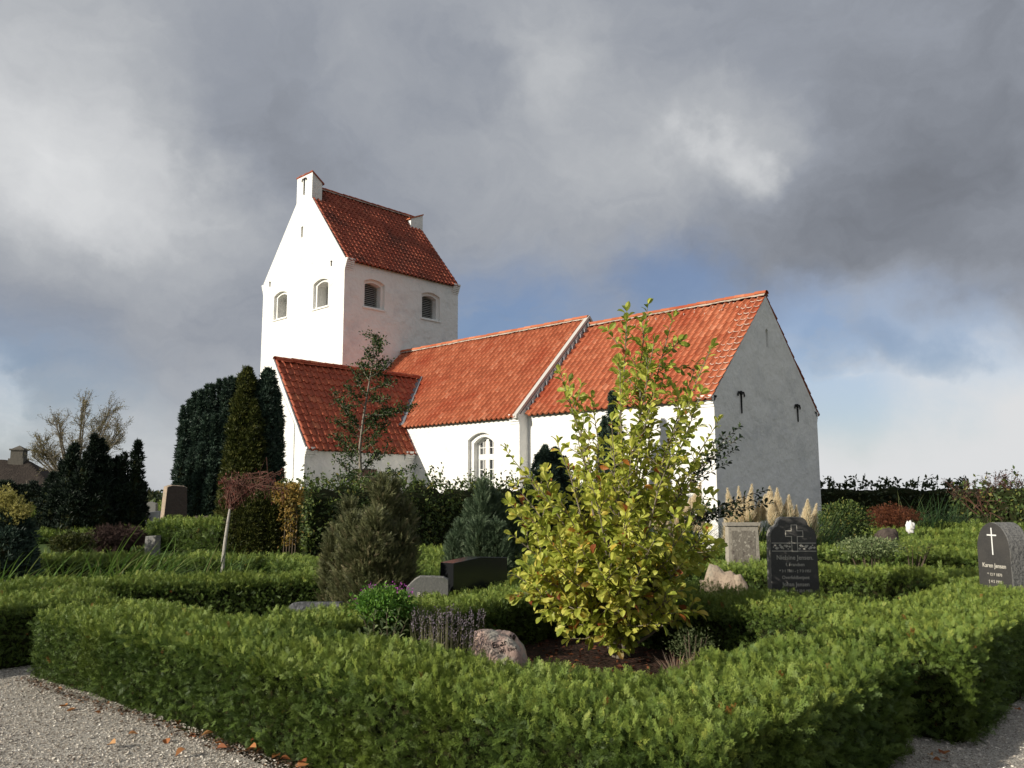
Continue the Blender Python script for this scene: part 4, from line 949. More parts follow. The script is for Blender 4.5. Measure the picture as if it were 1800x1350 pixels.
# pampas grass
PG = [(1190, 868, 16.5, [(1160, 875), (1178, 868), (1196, 862), (1215, 872), (1232, 846), (1246, 878), (1205, 890)]),
      (1320, 868, 16.2, [(1278, 856), (1298, 852), (1308, 870), (1322, 848), (1335, 876), (1345, 868), (1290, 885), (1330, 895)]),
      (1400, 880, 15.8, [(1353, 854), (1366, 856), (1372, 874), (1387, 868), (1400, 886), (1391, 890)]),
      (1425, 890, 15.4, [(1420, 876), (1436, 882)])]
lb = ['pampas grass clump with cream plumes half hidden behind the magnolia', 'pampas grass clump with many cream plumes behind the weathered square headstone', 'pampas grass clump with cream plumes right above the dark cross headstone', 'pampas grass clump with two plumes leaning right over the dark headstone']
for (cx_, cy_, d, pl), l_ in zip(PG, lb):
    base = XY(cx_, d); o = empty('pampas_plant', base, l_, 'grass plant', 'pampas grass clumps before the chancel'); fol = Fol(); n = 900 if len(pl) > 3 else 350
    a = rng.random(n)*6.28; blades(fol, np.stack([np.cos(a)*.25*rng.random(n), np.sin(a)*.25*rng.random(n), 0*a], 1), np.stack([np.cos(a)*.35, np.sin(a)*.35, 1+0*a], 1)+rnd3(n)*.12, rng.uniform(.9, 1.9, n), np.full(n, .018), rng.uniform(.2, .9, n), None, 0, 6)
    fol.build('foliage', MT['blade_dark'], o)
    for (tx, ty) in pl+[(a_+random.uniform(-12, 12), b__+random.uniform(14, 30)) for a_, b__ in pl[::2]]:
        tip = P(tx, ty, d+random.uniform(-.25, .25))-base; L = random.uniform(.5, .85); foot = tip*[.45, .45, 0]; ax = nrm(tip-foot+(_r*random.uniform(.05, .45))); b0 = tip-ax*L
        fol = Fol(); n = 620; t = rng.random(n); th = rng.random(n)*6.28; x_ = nrm(np.cross(ax, [.1, .9, .2])); y_ = np.cross(ax, x_); rad = .085*np.sin(np.pi*np.clip(t*.86+.10, 0, 1)**.8)**.9*(1.05-t*.6)
        q = b0+np.outer(t*L*.93, ax)+(np.outer(np.cos(th), x_)+np.outer(np.sin(th), y_))*(rad*.6)[:, None]
        dd = ax*1.0+(np.outer(np.cos(th), x_)+np.outer(np.sin(th), y_))*(.5-.38*t)[:, None]+rnd3(n)*.07
        multi(fol, T_PLUME, q, dd, rnd3(n), .17*rng.uniform(.6, 1.1, n)*(1.15-.85*t)); pb = fol.build('plume', MT['plume'], o)
        B = MB(); B.tube([foot, (foot+b0)/2+[.01, 0, 0], b0+ax*L*.3], [.007, .006, .005], 4); B.build('stem', MT['straw'], pb)

# ------------------------------------------------------------------ stones
MT['granite'] = mat('dark_polished_granite', (.045, .043, .042), .35, .5, var=[(90, (.075, .072, .07), .5, .7), (3, (.07, .065, .06), .5, .75)])
MT['granite_side'] = mat('rough_grey_granite', (.20, .195, .185), .9, .2, bump=[(25, .8, .02)], var=[(60, (.10, .10, .10), .48, .62), (7, (.28, .26, .22), .55, .75)])
MT['black'] = mat('black_granite', (.010, .011, .012), .22, .5, var=[(150, (.016, .017, .018), .5, .6)])
MT['grey_stone'] = mat('grey_granite', (.12, .12, .115), .75, .3, bump=[(40, .4, .01)], var=[(80, (.17, .165, .155), .5, .66), (5, (.08, .09, .07), .55, .75)])
MT['pink_stone'] = mat('pink_granite', (.42, .30, .25), .75, .3, bump=[(14, .6, .03), (60, .4, .006)], var=[(55, (.24, .16, .14), .52, .66), (6, (.30, .28, .24), .48, .62)])
MT['tan_stone'] = mat('tan_boulder', (.36, .28, .21), .85, .2, bump=[(10, .7, .04), (50, .4, .008)], var=[(40, (.22, .17, .13), .5, .66), (5, (.26, .24, .19), .5, .7)])
MT['brown_stone'] = mat('brown_granite', (.085, .065, .055), .85, .2, bump=[(12, .6, .03)], var=[(45, (.07, .055, .045), .5, .66)])
MT['slate'] = mat('dark_slate', (.075, .078, .085), .6, .4, bump=[(18, .9, .03)], var=[(20, (.12, .12, .125), .55, .7)])
MT['lichen'] = mat('lichened_stone', (.20, .18, .15), .95, .1, bump=[(30, .7, .012)], var=[(26, (.42, .39, .33), .55, .66), (9, (.11, .09, .08), .55, .7)])
MT['cast'] = mat('pale_cast_stone', (.34, .31, .26), .95, .1, bump=[(40, .5, .008)], var=[(18, (.20, .18, .15), .52, .7)])
MT['letter'] = mat('pale_lettering', (.50, .47, .41), .8, .2)
MT['letter_dark'] = mat('dark_lettering', (.02, .018, .016), .8, .2)
MT['whitestone'] = mat('white_marble', (.70, .69, .66), .7, .3, bump=[(30, .3, .01)], var=[(8, (.5, .5, .46), .55, .75)])
SERIF = {}
def text(body, size, parent, mtl, loc, name='inscription', ext=.0015, bold=0.0, rot=None, sx=1.0):
    cu = bpy.data.curves.new(name, 'FONT'); cu.body = body; cu.size = size; cu.align_x = 'CENTER'; cu.align_y = 'CENTER'; cu.extrude = ext; cu.offset = bold; cu.resolution_u = 3
    o = bpy.data.objects.new(name, cu); COL.objects.link(o); bpy.context.view_layer.update()
    me = bpy.data.meshes.new_from_object(o.evaluated_get(bpy.context.evaluated_depsgraph_get())); bpy.data.objects.remove(o)
    me.materials.clear(); me.materials.append(mtl); o = bpy.data.objects.new(name, me); COL.objects.link(o); o.parent = parent
    o.location = loc; o.rotation_euler = rot or (math.pi/2, 0, 0); o.scale = (sx, 1, 1); return o
def slab(name, outline, y0, y1, mats, parent, side=1, bev=.012):
    """upright slab: outline in (x,z), front face at y0 (faces -y), slightly chamfered"""
    n = len(outline); o_ = np.array(outline); c_ = o_.mean(0); inn = c_+(o_-c_)*(1-bev/max(.1, np.abs(o_-c_).max()))
    B = MB(); vs = [(p[0], y0, p[1]) for p in inn]+[(p[0], y0+bev, p[1]) for p in o_]+[(p[0], y1, p[1]) for p in o_]
    B.add(vs, [tuple(range(n))], 0); k = 0
    B.f += [(i, i+n, (i+1) % n+n, (i+1) % n) for i in range(n)]+[(i+n, i+2*n, (i+1) % n+2*n, (i+1) % n+n) for i in range(n)]+[tuple(range(3*n-1, 2*n-1, -1))]
    B.m += [side]*(2*n+1); B.r += [.5]*(2*n+1)
    return B.build(name, mats, parent, recalc=True)
def facing(x, d, extra=0): return YAW+extra           # a slab whose front (-y) looks back along the camera's heading

# tall dark stone with framed cross
d = 9.0; c = XY(1391, d); st1 = empty('headstone', c, 'tall dark shouldered headstone with framed cross and the name Nielsine Jensen', 'headstone', None, YAW+R(-3))
top = P(1391, 909, d)[2]; hw = .245
def shoulder(hw, top):
    p = [(-hw-.015, 0), (hw+.015, 0), (hw, top-.20)]
    p += [(hw-.004-(.07)*(1-math.cos(a)), top-.20+.10*math.sin(a)) for a in np.linspace(.2, 1.5, 5)]
    p += [(hw-.085-.075*(1-math.cos(a)), top-.09+.09*math.sin(a)) for a in np.linspace(.1, 1.5, 6)]
    q = [(-x, z) for x, z in p[2:]][::-1]
    return p+q
slab('stone', shoulder(hw, top), 0, .17, [MT['granite'], MT['granite_side']], st1)
B = MB(); zc = top-.175
def outline_cross(B, cx_, zc, w, arm, up_, dn, t, y):
    pts = [(-w, -dn), (w, -dn), (w, -w), (arm, -w), (arm, w), (w, w), (w, up_), (-w, up_), (-w, w), (-arm, w), (-arm, -w), (-w, -w)]
    for i in range(len(pts)):
        a, b_ = np.array(pts[i]), np.array(pts[(i+1) % len(pts)]); d_ = (b_-a)/np.linalg.norm(b_-a)*t/2; n_ = np.array([-d_[1], d_[0]])
        q = [a-d_-n_, b_+d_-n_, b_+d_+n_, a-d_+n_]; B.add([(cx_+p[0], y+i*.00001, zc+p[1]) for p in q], [(0, 1, 2, 3)])
outline_cross(B, 0.01, zc, .030, .092, .092, .19, .008, -.002)
B.build('cross', MT['letter'], st1)
B = MB()
for z in (zc-.10, zc-.185): B.add([(-hw+.01, -.0022, z-.004), (hw-.01, -.0022, z-.004), (hw-.01, -.0022, z+.004), (-hw+.01, -.0022, z+.004)], [(0, 1, 2, 3)])
for i in range(26):
    x = -hw+.03+(2*hw-.06)*i/25
    if abs(x-.01) < .04: continue
    z = zc-.142+.02*math.sin(i*1.9); r_ = .010+.006*(i % 3); B.add([(x-r_, -.0024, z), (x, -.0024, z-r_*.8), (x+r_, -.0024, z), (x, -.0024, z+r_*.8)], [(0, 1, 2, 3)])
B.build('ornament_band', MT['letter'], st1)
z = zc-.255
for tx_, sz, dz in (('Nielsine Jensen.', .066, .0), ('f. Frandsen', .050, .073), ('* 3·1 1861 - † 7·3·1951', .040, .068), ('Overfeldbetjent', .050, .068), ('Johan Jensen', .060, .072), ('* 11·9 1858 † 23·5 1938', .038, .068)):
    z -= dz; text(tx_, sz, st1, MT['letter'], (.005, -.0025, z), bold=.0006, sx=.93 if sz > .05 else .9)

# round-topped stone at the right edge
d = 8.6; c = XY(1738, d); st2 = empty('headstone', c, 'thick round-topped dark headstone with thin white cross and the name Karen Jensen', 'headstone', None, R(-30))
top = P(1738, 918, d)[2]; hw = .20
ol = [(-hw-.01, 0), (hw+.01, 0)]+[(hw*math.cos(a), top-.28+.28*math.sin(a)) for a in np.linspace(0, math.pi, 17)]
slab('stone', ol, 0, .26, [MT['granite'], MT['granite_side']], st2)
B = MB(); zc = top-.13
for q in ([(-.007, -.20), (.007, -.20), (.007, .075), (-.007, .075)], [(-.058, -.007), (.058, -.007), (.058, .007), (-.058, .007)]): B.add([(p[0]-.005, -.0022-.0001*len(B.f), zc+p[1]) for p in q], [(0, 1, 2, 3)])
B.build('cross', mat('white_paint_mark', (.7, .7, .68), .7), st2)
text('Karen Jensen', .062, st2, MT['letter'], (-.0, -.0025, top-.44), bold=.0006, sx=.88)
text('* 12·7 1870', .042, st2, MT['letter'], (-.0, -.0025, top-.53), sx=.9); text('† 4·2 1955', .042, st2, MT['letter'], (0, -.0025, top-.60), sx=.9)

# weathered square stone
d = 13.2; c = XY(1304, d); st3 = empty('headstone', c, 'weathered squat headstone with pale frame and lichened panel before the pampas grass', 'headstone', None, YAW+R(4))
top = P(1304, 918, d)[2]
slab('stone', [(-.27, 0), (.27, 0), (.245, top-.05), (-.245, top-.05)], 0, .14, [MT['cast'], MT['cast']], st3)
slab('cap', [(-.275, top-.055), (.275, top-.055), (.285, top-.005), (-.285, top-.005)], -.02, .16, [MT['cast'], MT['cast']], st3, bev=.006)
B = MB(); B.box((-.19, -.004, .1), (.185, .01, top-.13)); B.build('panel', MT['lichen'], st3)

# black polished stone, seen from its end
e0 = P(797, 985, 8.6); base = np.array([e0[0], e0[1], 0]); st4 = empty('headstone', base, 'large black polished headstone with sloping top, edge-on beside the grey one', 'headstone', None, R(90+3))
# local x runs along north, -y faces east
H0, H1_ = e0[2], e0[2]-.02
slab('stone', [(-.0, 0), (.86, 0), (.86, H0-.02), (.42, H1_+.03), (0, H0-.03)], 0, .19, [MT['black'], MT['black']], st4, bev=.004)
# grey rough stone
d = 8.4; c = XY(752, d); st5 = empty('headstone', c, 'low grey granite headstone with clipped top corners and pale script Jensen', 'headstone', None, YAW+R(5))
top = P(752, 1012, d)[2]
slab('stone', [(-.21, 0), (.22, 0), (.215, top-.03), (.17, top-.008), (.06, top), (-.07, top+.002), (-.12, top-.025), (-.20, top-.10)], 0, .13, [MT['grey_stone'], MT['granite_side']], st5)
text('Bo Jensen', .062, st5, MT['letter'], (.03, -.0025, top-.175), bold=.0008)
# small upright stone at the left
d = 13.6; c = XY(268, d); st6 = empty('headstone', c, 'little upright pale grey stone block among the low hedges at the left', 'headstone', None, YAW+R(-12)); top = P(268, 941, d)[2]
slab('stone', [(-.10, 0), (.11, 0), (.10, top), (-.09, top-.012)], 0, .14, [MT['granite_side'], MT['granite_side']], st6)
# large rough stone
d = 19.5; c = XY(309, d); st7 = empty('headstone', c, 'large brown rough-hewn stone slab with a sunlit left edge, beside the big yew', 'headstone', None, YAW+R(44)); top = P(309, 853, d)[2]
slab('stone', [(-.24, 0), (.28, 0), (.30, top*.6), (.27, top-.05), (.20, top-.01), (-.10, top+.01), (-.21, top-.03), (-.26, top*.55)], 0, .20, [MT['brown_stone'], MT['tan_stone']], st7, bev=.03)  # front coloured darker for its shade, sides paler for the sunlit edge
# white boards/stones behind the yews
d = 22.5; c = XY(271, d); st8 = empty('headstone', c, 'bright white tilted slab standing just right of the slim black yew', 'headstone', None, YAW+R(-18)); top = P(268, 899, d)[2]
slab('stone', [(-.20, 0), (.20, 0), (.20, top+.02), (-.20, top-.03)], 0, .08, [MT['whitestone'], MT['whitestone']], st8)
d = 26; c = XY(266, d); st9 = empty('headstone', c, 'grey-green slanting stone partly hidden behind the bright white slab', 'headstone', None, YAW+R(-10)); top = P(261, 882, d)[2]
slab('stone', [(-.17, 0), (.2, 0), (.17, top-.05), (-.02, top), (-.17, top-.02)], 0, .12, [MT['grey_stone'], MT['granite_side']], st9)

def boulder(x, yt, d, rx, ry, rz, m, label, seed, name='boulder', cat='boulder', rz_=0, sink=.25, rough=.16):
    """boulder whose top shows at photo (x, yt)"""
    top = P(x, yt, d); K, J = 26, 16; V = []
    for j in range(J+1):
        for k in range(K):
            th = math.pi*j/J; ph_ = 2*math.pi*k/K; v = np.array([math.sin(th)*math.cos(ph_), math.sin(th)*math.sin(ph_), math.cos(th)])
            f = 1+rough*wob(v, 1.4, seed)+rough*.5*wob(v, 3.2, seed+1)+rough*.15*wob(v, 8, seed); v = np.sign(v)*np.abs(v)**.82*f*[rx, ry, rz]; V.append(v)
    V = np.array(V); V[:, 2] -= V[:, 2].max(); V[:, 2] += top[2]; V[:, 2] = np.where(V[:, 2] < -.1, -.1, V[:, 2])
    F = np.array([(j*K+k, (j+1)*K+k, (j+1)*K+(k+1) % K, j*K+(k+1) % K) for j in range(J) for k in range(K)])
    o = arrmesh(name, V, F, MT[m], smooth=True); o.location = (top[0], top[1], 0); o.rotation_euler.z = YAW+rz_; return tag(o, label, cat)
b1 = boulder(877, 1103, 6.15, .205, .17, .24, 'pink_stone', 'small rounded pink granite grave boulder with dark lettering beside the lavender', 3.1, 'grave_boulder', 'headstone')
b1i = text('Einar Bo', .052, b1, MT['letter_dark'], (.0, 0, 0), bold=.001)
b2 = text('1901 1984', .034, b1, MT['letter_dark'], (.0, 0, 0), bold=.0004)
me = b1.data
def stick(t_, x0, z0, tilt):                        # wraps the letters onto the boulder's front
    from mathutils.bvhtree import BVHTree
    bv = BVHTree.FromPolygons([v.co.copy() for v in me.vertices], [list(p.vertices) for p in me.polygons])
    for v in t_.data.vertices:
        x = v.co.x*math.cos(tilt)-v.co.y*math.sin(tilt)+x0; z = v.co.x*math.sin(tilt)+v.co.y*math.cos(tilt)+z0
        h = bv.ray_cast(Vector((x, -2, z)), Vector((0, 1, 0))); y = h[0].y-.002 if h[0] else 0
        v.co = (x, y, z)
    t_.location = (0, 0, 0); t_.rotation_euler = (0, 0, 0)
ztop = max(v.co.z for v in me.vertices)
stick(b1i, .04, ztop-.085, R(14)); stick(b2, .06, ztop-.135, R(12))
boulder(1262, 991, 10.0, .28, .22, .40, 'tan_stone', 'tan uncut boulder with a peaked top left of the tall dark headstone', 7.7, rough=.2)
boulder(1295, 1008, 9.9, .14, .13, .3, 'tan_stone', 'smaller tan boulder lump leaning on the right side of the peaked tan boulder', 2.2)
boulder(1558, 927, 16.2, .22, .18, .25, 'brown_stone', 'small brown rounded boulder on the lawn-like rows at the right', 5.2)
boulder(1600, 914, 20.5, .09, .08, .12, 'whitestone', 'small white lump of stone right of the rust-coloured shrub', 9.1, rough=.4)
boulder(358, 906, 20.5, .26, .2, .3, 'brown_stone', 'low rounded brown stone at the foot of the big yew', 4.4)
boulder(1395, 1300, 3.9, .0001, .0001, .0001, 'brown_stone', '', 1) if False else None
# slate: flat ragged stone lying behind the front hedge
c = P(520, 1058, 7.7); K = 26; B = MB(); L_ = 0.82
tp, bt = [], []
for k in range(K+1):
    t = k/K; x = (t-.5)*L_; h = .16+.34*math.sin(math.pi*min(1, (t*.62+.08)))**1.2*t**.5; h = h*.55+.34+.22*t+random.uniform(-.012, .012)-(.12 if t > .9 else 0)*(t-.9)*10
    tp.append((x, 0, min(h, .66)*1.0)); bt.append((x, 0, 0))
zt = max(p[2] for p in tp); sc_ = c[2]/zt; tp = [(p[0], p[1], p[2]*sc_) for p in tp]
vs = []
for a, b_ in zip(tp, bt): vs += [(a[0], -.03, a[2]), (a[0]+.01, .14, a[2]-.015), (b_[0], -.10, 0), (b_[0], .16, 0)]
B.add(vs, [(i*4, i*4+1, i*4+5, i*4+4) for i in range(K)]+[(i*4+2, i*4, i*4+4, i*4+6) for i in range(K)]+[(i*4+1, i*4+3, i*4+7, i*4+5) for i in range(K)]+[(0, 2, 3, 1), (K*4, K*4+1, K*4+3, K*4+2)])
o = B.build('grave_slab', MT['slate'], recalc=True); o.location = (c[0], c[1], 0); o.rotation_euler.z = YAW; tag(o, 'ragged dark slate grave stone showing its upper edge behind the foreground hedge', 'headstone')
# pale kerb at the left
c = XY(78, 21.5); o = empty('kerb', c, 'thin pale stone kerb low between the hedges left of the black yews', 'kerb', None, YAW); B = MB()
for k in range(3): B.box((-.35+k*.24, 0, .0), (-.35+k*.24+.235, .12, P(78, 932, 21.5)[2]))
B.build('stone', MT['whitestone'], o)

# ------------------------------------------------------------------ trees with visible branches
def grow(B, p, d, L, r, depth, twigs, up=.1, spread=.5, wind=None, m=0, minr=.004, kids=(2, 3)):
    pts = [p]; q = p.copy(); dd = nrm(d); n = 4
    for k in range(n):
        dd = nrm(dd+rng.normal(0, .10, 3)+np.array([0, 0, up*.3])+(wind*.12 if wind is not None else 0)); q = q+dd*L/n; pts.append(q.copy())
    B.tube(pts, [r*(1-.4*k/n) for k in range(n+1)], 6 if r > .03 else (4 if r > .008 else 3), m)
    if depth == 0: twigs.append((pts[1], pts[-1])); return
    for i in range(random.randint(*kids)+(1 if depth > 2 else 0)):
        t = random.uniform(.35, 1.0) if i else 1.0; k = min(int(t*n), n-1); b_ = pts[k]+(pts[k+1]-pts[k])*(t*n-k)
        grow(B, b_, nrm(dd+rng.normal(0, spread, 3)+np.array([0, 0, up])), L*random.uniform(.62, .82), max(minr, r*(.62 if i == 0 else .5)), depth-1, twigs, up, spread, wind, m, minr, kids)
# windswept tree far left
d = 46; c = XY(132, d); o = empty('windswept_tree', c, 'nearly bare wide-crowned tree bent by the wind, behind the black yews', 'tree'); B = MB(); tw = []
CR = [(75, 770, 1.2), (105, 738, 1.3), (150, 708, 1.3), (195, 715, 1.2), (215, 748, 1.0), (190, 770, 1.1), (130, 770, 1.2), (95, 800, .9), (170, 745, 1.2), (60, 792, .8)]
for (tx_, ty_, rr_) in CR:
    for sub in range(3):
        hb = P(tx_+random.uniform(-10, 10), ty_+random.uniform(5, 16), d+random.uniform(-1.2, 1.2))-c; hb = hb*[1, 1, 1]
        st0 = np.array([0, 0, 1.0])+_r*.25*random.uniform(-1, 1); m1 = st0+(hb-st0)*.35+_u*.35; m2 = st0+(hb-st0)*.7+_u*.22; B.tube([st0, m1, m2, hb], [.09, .06, .04, .022], 5)
        for k in range(9):
            b_ = (m1 if k < 2 else m2)+(hb-(m1 if k < 2 else m2))*random.random(); dr = nrm(nrm(b_-st0)*.6+rng.normal(0, .45, 3)+_u*.35+_r*.15); q1 = b_+dr*rr_*random.uniform(.45, .9); mid_ = (b_+q1)/2+rng.normal(0, .05, 3); B.tube([b_, mid_, q1], [.018, .013, .007], 3)
            for j in range(7):
                b2 = b_+(q1-b_)*random.uniform(.3, 1); q2 = b2+nrm(dr+rng.normal(0, .5, 3)+_r*.2)*random.uniform(.25, .6); B.tube([b2, (b2+q2)/2+rng.normal(0, .03, 3), q2], [.009, .007, .005], 3); tw.append((b2, q2))
B.tube([(0, 0, -.1), (.05, 0, .6), (0, 0, 1.3)], [.28, .24, .2], 8); B.build('trunk', MT['bark_grey'], o)
fol = Fol(); a_ = np.array([t[0] for t in tw]); b__ = np.array([t[1] for t in tw]); I = np.repeat(np.arange(len(tw)), 5); t_ = rng.random(len(I))[:, None]
pp = a_[I]+(b__[I]-a_[I])*t_+rnd3(len(I))*.05; fol.inst(T_LEAF, pp, rnd3(len(I)), rnd3(len(I)), .075*rng.uniform(.5, 1.3, len(I)))
fol.build('foliage', fmat('sparse_autumn_leaf', [(0, (.10, .09, .03)), (.6, (.20, .17, .06)), (1, (.30, .24, .10))], .3), o)
# grey bare bush
d = 52; c = XY(78, d); B = MB(); tw = []
for k in range(7): grow(B, np.array([c[0], c[1], .2]), rng.normal(0, .5, 3)+[0, 0, 1.1], 1.0, .035, 3, tw, .1, .45, None, 0, .01)
tag(B.build('bare_bush', MT['bark_grey']), 'small leafless grey bush on the skyline right of the thatched roof', 'bush')
# reddish bush on the right skyline
d = 27; c = XY(1762, d); o = empty('hawthorn_bush', c, 'straggly dark reddish bush rising above the sunlit boundary hedge', 'bush'); B = MB(); tw = []
for k in range(9): grow(B, np.array([rng.normal(0, .3), rng.normal(0, .2), .8]), _r*random.uniform(-1.2, .9)+_u*.9, .66, .03, 3, tw, .05, .5, None, 0, .006)
B.build('branch', MT['twig_red'], o); fol = Fol(); a_ = np.array([t[0] for t in tw]); b__ = np.array([t[1] for t in tw]); I = np.repeat(np.arange(len(tw)), 7); pp = a_[I]+(b__[I]-a_[I])*rng.random(len(I))[:, None]+rnd3(len(I))*.03
fol.inst(T_LEAF, pp, rnd3(len(I)), rnd3(len(I)), .065); fol.build('foliage', fmat('dusky_leaf', [(0, (.03, .03, .02)), (.6, (.06, .04, .03)), (1, (.14, .05, .04))], .2), o)
# sapling before the porch
d = 19.5; c = XY(634, d); o = empty('young_tree', c, 'slender young tree with small dark leaves in front of the porch roof', 'tree'); B = MB()
tr = [np.array(P(x_, y_, d)-c) for x_, y_ in ((634, 980), (635, 850), (632, 790), (638, 740), (646, 690), (655, 640), (658, 588))]; tr[0][2] = 0
B.tube(tr, [.05, .042, .036, .030, .022, .014, .006], 7); LP, LD, LS = [], [], []; 
def on(tr, y):
    i = max(k for k in range(len(tr)) if tr[k][2] <= y+1e-6); i = min(i, len(tr)-2); f_ = (y-tr[i][2])/(tr[i+1][2]-tr[i][2]); return tr[i]+(tr[i+1]-tr[i])*f_
for (bx_, by_, ex, ey) in ((634, 840, 588, 806), (634, 842, 590, 838), (634, 838, 700, 830), (634, 845, 732, 820), (634, 850, 700, 850), (633, 820, 600, 785), (633, 815, 690, 790), (632, 800, 588, 762), (632, 795, 672, 760), (634, 780, 680, 745), (634, 770, 596, 740), (636, 760, 585, 690), (636, 755, 604, 712), (638, 745, 700, 715),
      (638, 735, 732, 712), (640, 730, 720, 722), (642, 715, 610, 680), (643, 705, 680, 700), (646, 695, 625, 665), (648, 685, 690, 668), (650, 670, 634, 640), (652, 662, 676, 645), (654, 645, 678, 634), (654, 640, 645, 618), (656, 625, 668, 610), (657, 610, 664, 592), (634, 850, 600, 850), (636, 765, 660, 735), (634, 800, 612, 772), (633, 830, 660, 800)):
    b0 = on(tr, P(bx_, by_, d)[2]); e_ = P(ex, ey, d+random.uniform(-.35, .35))-c; mid = (b0+e_)/2+[0, 0, -.04]; q = [b0, mid, e_]; B.tube(q, [.014, .009, .004], 4); twig_leaves([b0, (b0+mid)/2, mid, (mid+e_)/2, e_], .12, .016, .085)
    for k in range(5):
        t = random.uniform(.3, .95); p_ = b0+(e_-b0)*t; f2__ = p_+rng.normal(0, .14, 3)+[0, 0, .05]; twig_leaves([p_, (p_+f2__)/2, f2__], .1, .02, .075); B.tube([p_, f2__], [.005, .003], 3)
B.build('trunk', MT['bark_grey'], o); LP, LD, LS = map(np.array, (LP, LD, LS)); LP = np.repeat(LP, 2, 0)+rnd3(len(LP)*2)*.04; LD = np.repeat(LD, 2, 0)+rnd3(len(LD)*2)*.3; LS = np.repeat(LS, 2)*1.12; fol = Fol(); fol.inst(T_LEAF, LP, LD, rnd3(len(LP))*.8+[0, 0, 1], LS)
fol.build('foliage', fmat('young_tree_leaf', [(0, (.02, .04, .014)), (.6, (.045, .08, .022)), (1, (.10, .13, .04))], .25), o)
# leaning white-stemmed weeping tree
d = 11.2; c = XY(389, d); o = empty('weeping_birch', c, 'small leaning tree with white stem and red drooping twigs blown to the right', 'tree'); B = MB()
tr = [P(x_, y_, d)-c for x_, y_ in ((389, 1010), (392, 985), (396, 950), (401, 915), (405, 890))]; tr[0][2] = 0; B.tube(tr, [.028, .025, .022, .019, .014], 8); B.build('trunk', MT['bark_pale'], o)
B = MB(); fol = Fol(); LPs = []
for k in range(52):
    s0 = tr[-1]+rng.normal(0, .03, 3); ex, ey = random.uniform(390, 505), random.uniform(838, 868); 
    if k < 18: ex, ey = random.uniform(380, 420), random.uniform(835, 880)
    t = (ex-390)/115; ey = 880-40*math.sin(min(1, .35+t)*math.pi*.6)+random.uniform(-18, 22); e_ = P(ex, ey, d+random.uniform(-.3, .3))-c; md = (s0+e_)/2+[0, 0, random.uniform(.05, .22)]
    dr = e_+_r*.04-_u*random.uniform(.05, .25)*(1 if k >= 18 else .2); q = [s0, md, e_, dr]; B.tube(q, [.008, .0055, .004, .002], 4)
    for j in range(16):
        u_ = random.random(); i = int(u_*3); f_ = u_*3-i; LPs.append(q[i]+(q[min(i+1, 3)]-q[i])*f_+rng.normal(0, .022, 3))
    for j in range(3):
        w_ = md+(e_-md)*random.random(); B.tube([w_, w_+rng.normal(0, .05, 3)+_r*.05, w_+rng.normal(0, .07, 3)+_r*.1-_u*.08], [.0035, .0025, .0015], 3)
B.build('branch', MT['twig_red'], o); LPs = np.array(LPs); fol.inst(T_LEAF, LPs, rnd3(len(LPs))-[0, 0, .6], rnd3(len(LPs)), .03*rng.uniform(.6, 1.3, len(LPs))); fol.build('foliage', MT['red_leaf'], o)

# thatched house
d = 58; c = XY(0, d); o = empty('thatched_house', c, 'low cottage with brown thatched roof and chimney at the far left', 'house', None, YAW+R(8))
MT['thatch'] = mat('thatch', (.042, .034, .029), .95, .1, bump=[(9, .8, .08), (40, .6, .03)], var=[(2.5, (.065, .052, .043), .5, .7), (12, (.03, .025, .022), .55, .7)])
ez = P(60, 862, d)[2]; rz_ = P(14, 806, d)[2]
B = MB(); B.box((-9, 0, 0), (3.1, 5.4, ez+.15)); wl = B.build('wall', mat('cottage_plaster', (.34, .28, .20), .9, .1), o)
B = MB(); B.box((1.4, -.03, .7), (2.3, .02, ez-.12)); wd_ = B.build('window', MT['white'], o); B = MB(); B.box((1.46, -.05, .78), (1.82, -.032, ez-.2)); B.box((1.88, -.05, .78), (2.24, -.032, ez-.2)); B.build('pane', MT['dark'], wd_)
nx, ny = 60, 24; V = []
for i in range(nx+1):
    for j in range(ny+1):
        x = -9.6+13.5*i/nx; y = -.6+6.6*j/ny; ty_ = 1-abs(y-2.7)/3.3; tx_ = min(1, (3.9-x)/3.4); h = min(ty_, tx_) if tx_ > 0 else 0
        h = max(0, h); k_ = -.0; zz = ez+(rz_-ez)*(h**.92)+.05*math.sin(x*3+y*2)*h+.35*math.exp(-((x-.6)**2+(y-2.7)**2)/.6)*0; V.append((x, y, zz))
V = np.array(V); F = np.array([(i*(ny+1)+j, (i+1)*(ny+1)+j, (i+1)*(ny+1)+j+1, i*(ny+1)+j+1) for i in range(nx) for j in range(ny)])
V2 = V.copy(); V2[:, 2] -= .32; edge = [(i*(ny+1), (i+1)*(ny+1)) for i in range(nx)]+[((i+1)*(ny+1)+ny, i*(ny+1)+ny) for i in range(nx)]+[(j+1, j) for j in range(ny)]+[(nx*(ny+1)+j, nx*(ny+1)+j+1) for j in range(ny)]
nV = len(V); F = np.vstack([F, F[:, ::-1]+nV, np.array([(a, a+nV, b_+nV, b_) for a, b_ in edge])])
rf = arrmesh('roof', np.vstack([V, V2]), F, MT['thatch'], parent=o, smooth=False)
q = P(18, 806, d)-c; a_ = -(YAW+R(8)); cx2 = q[0]*math.cos(a_)-q[1]*math.sin(a_)-.75
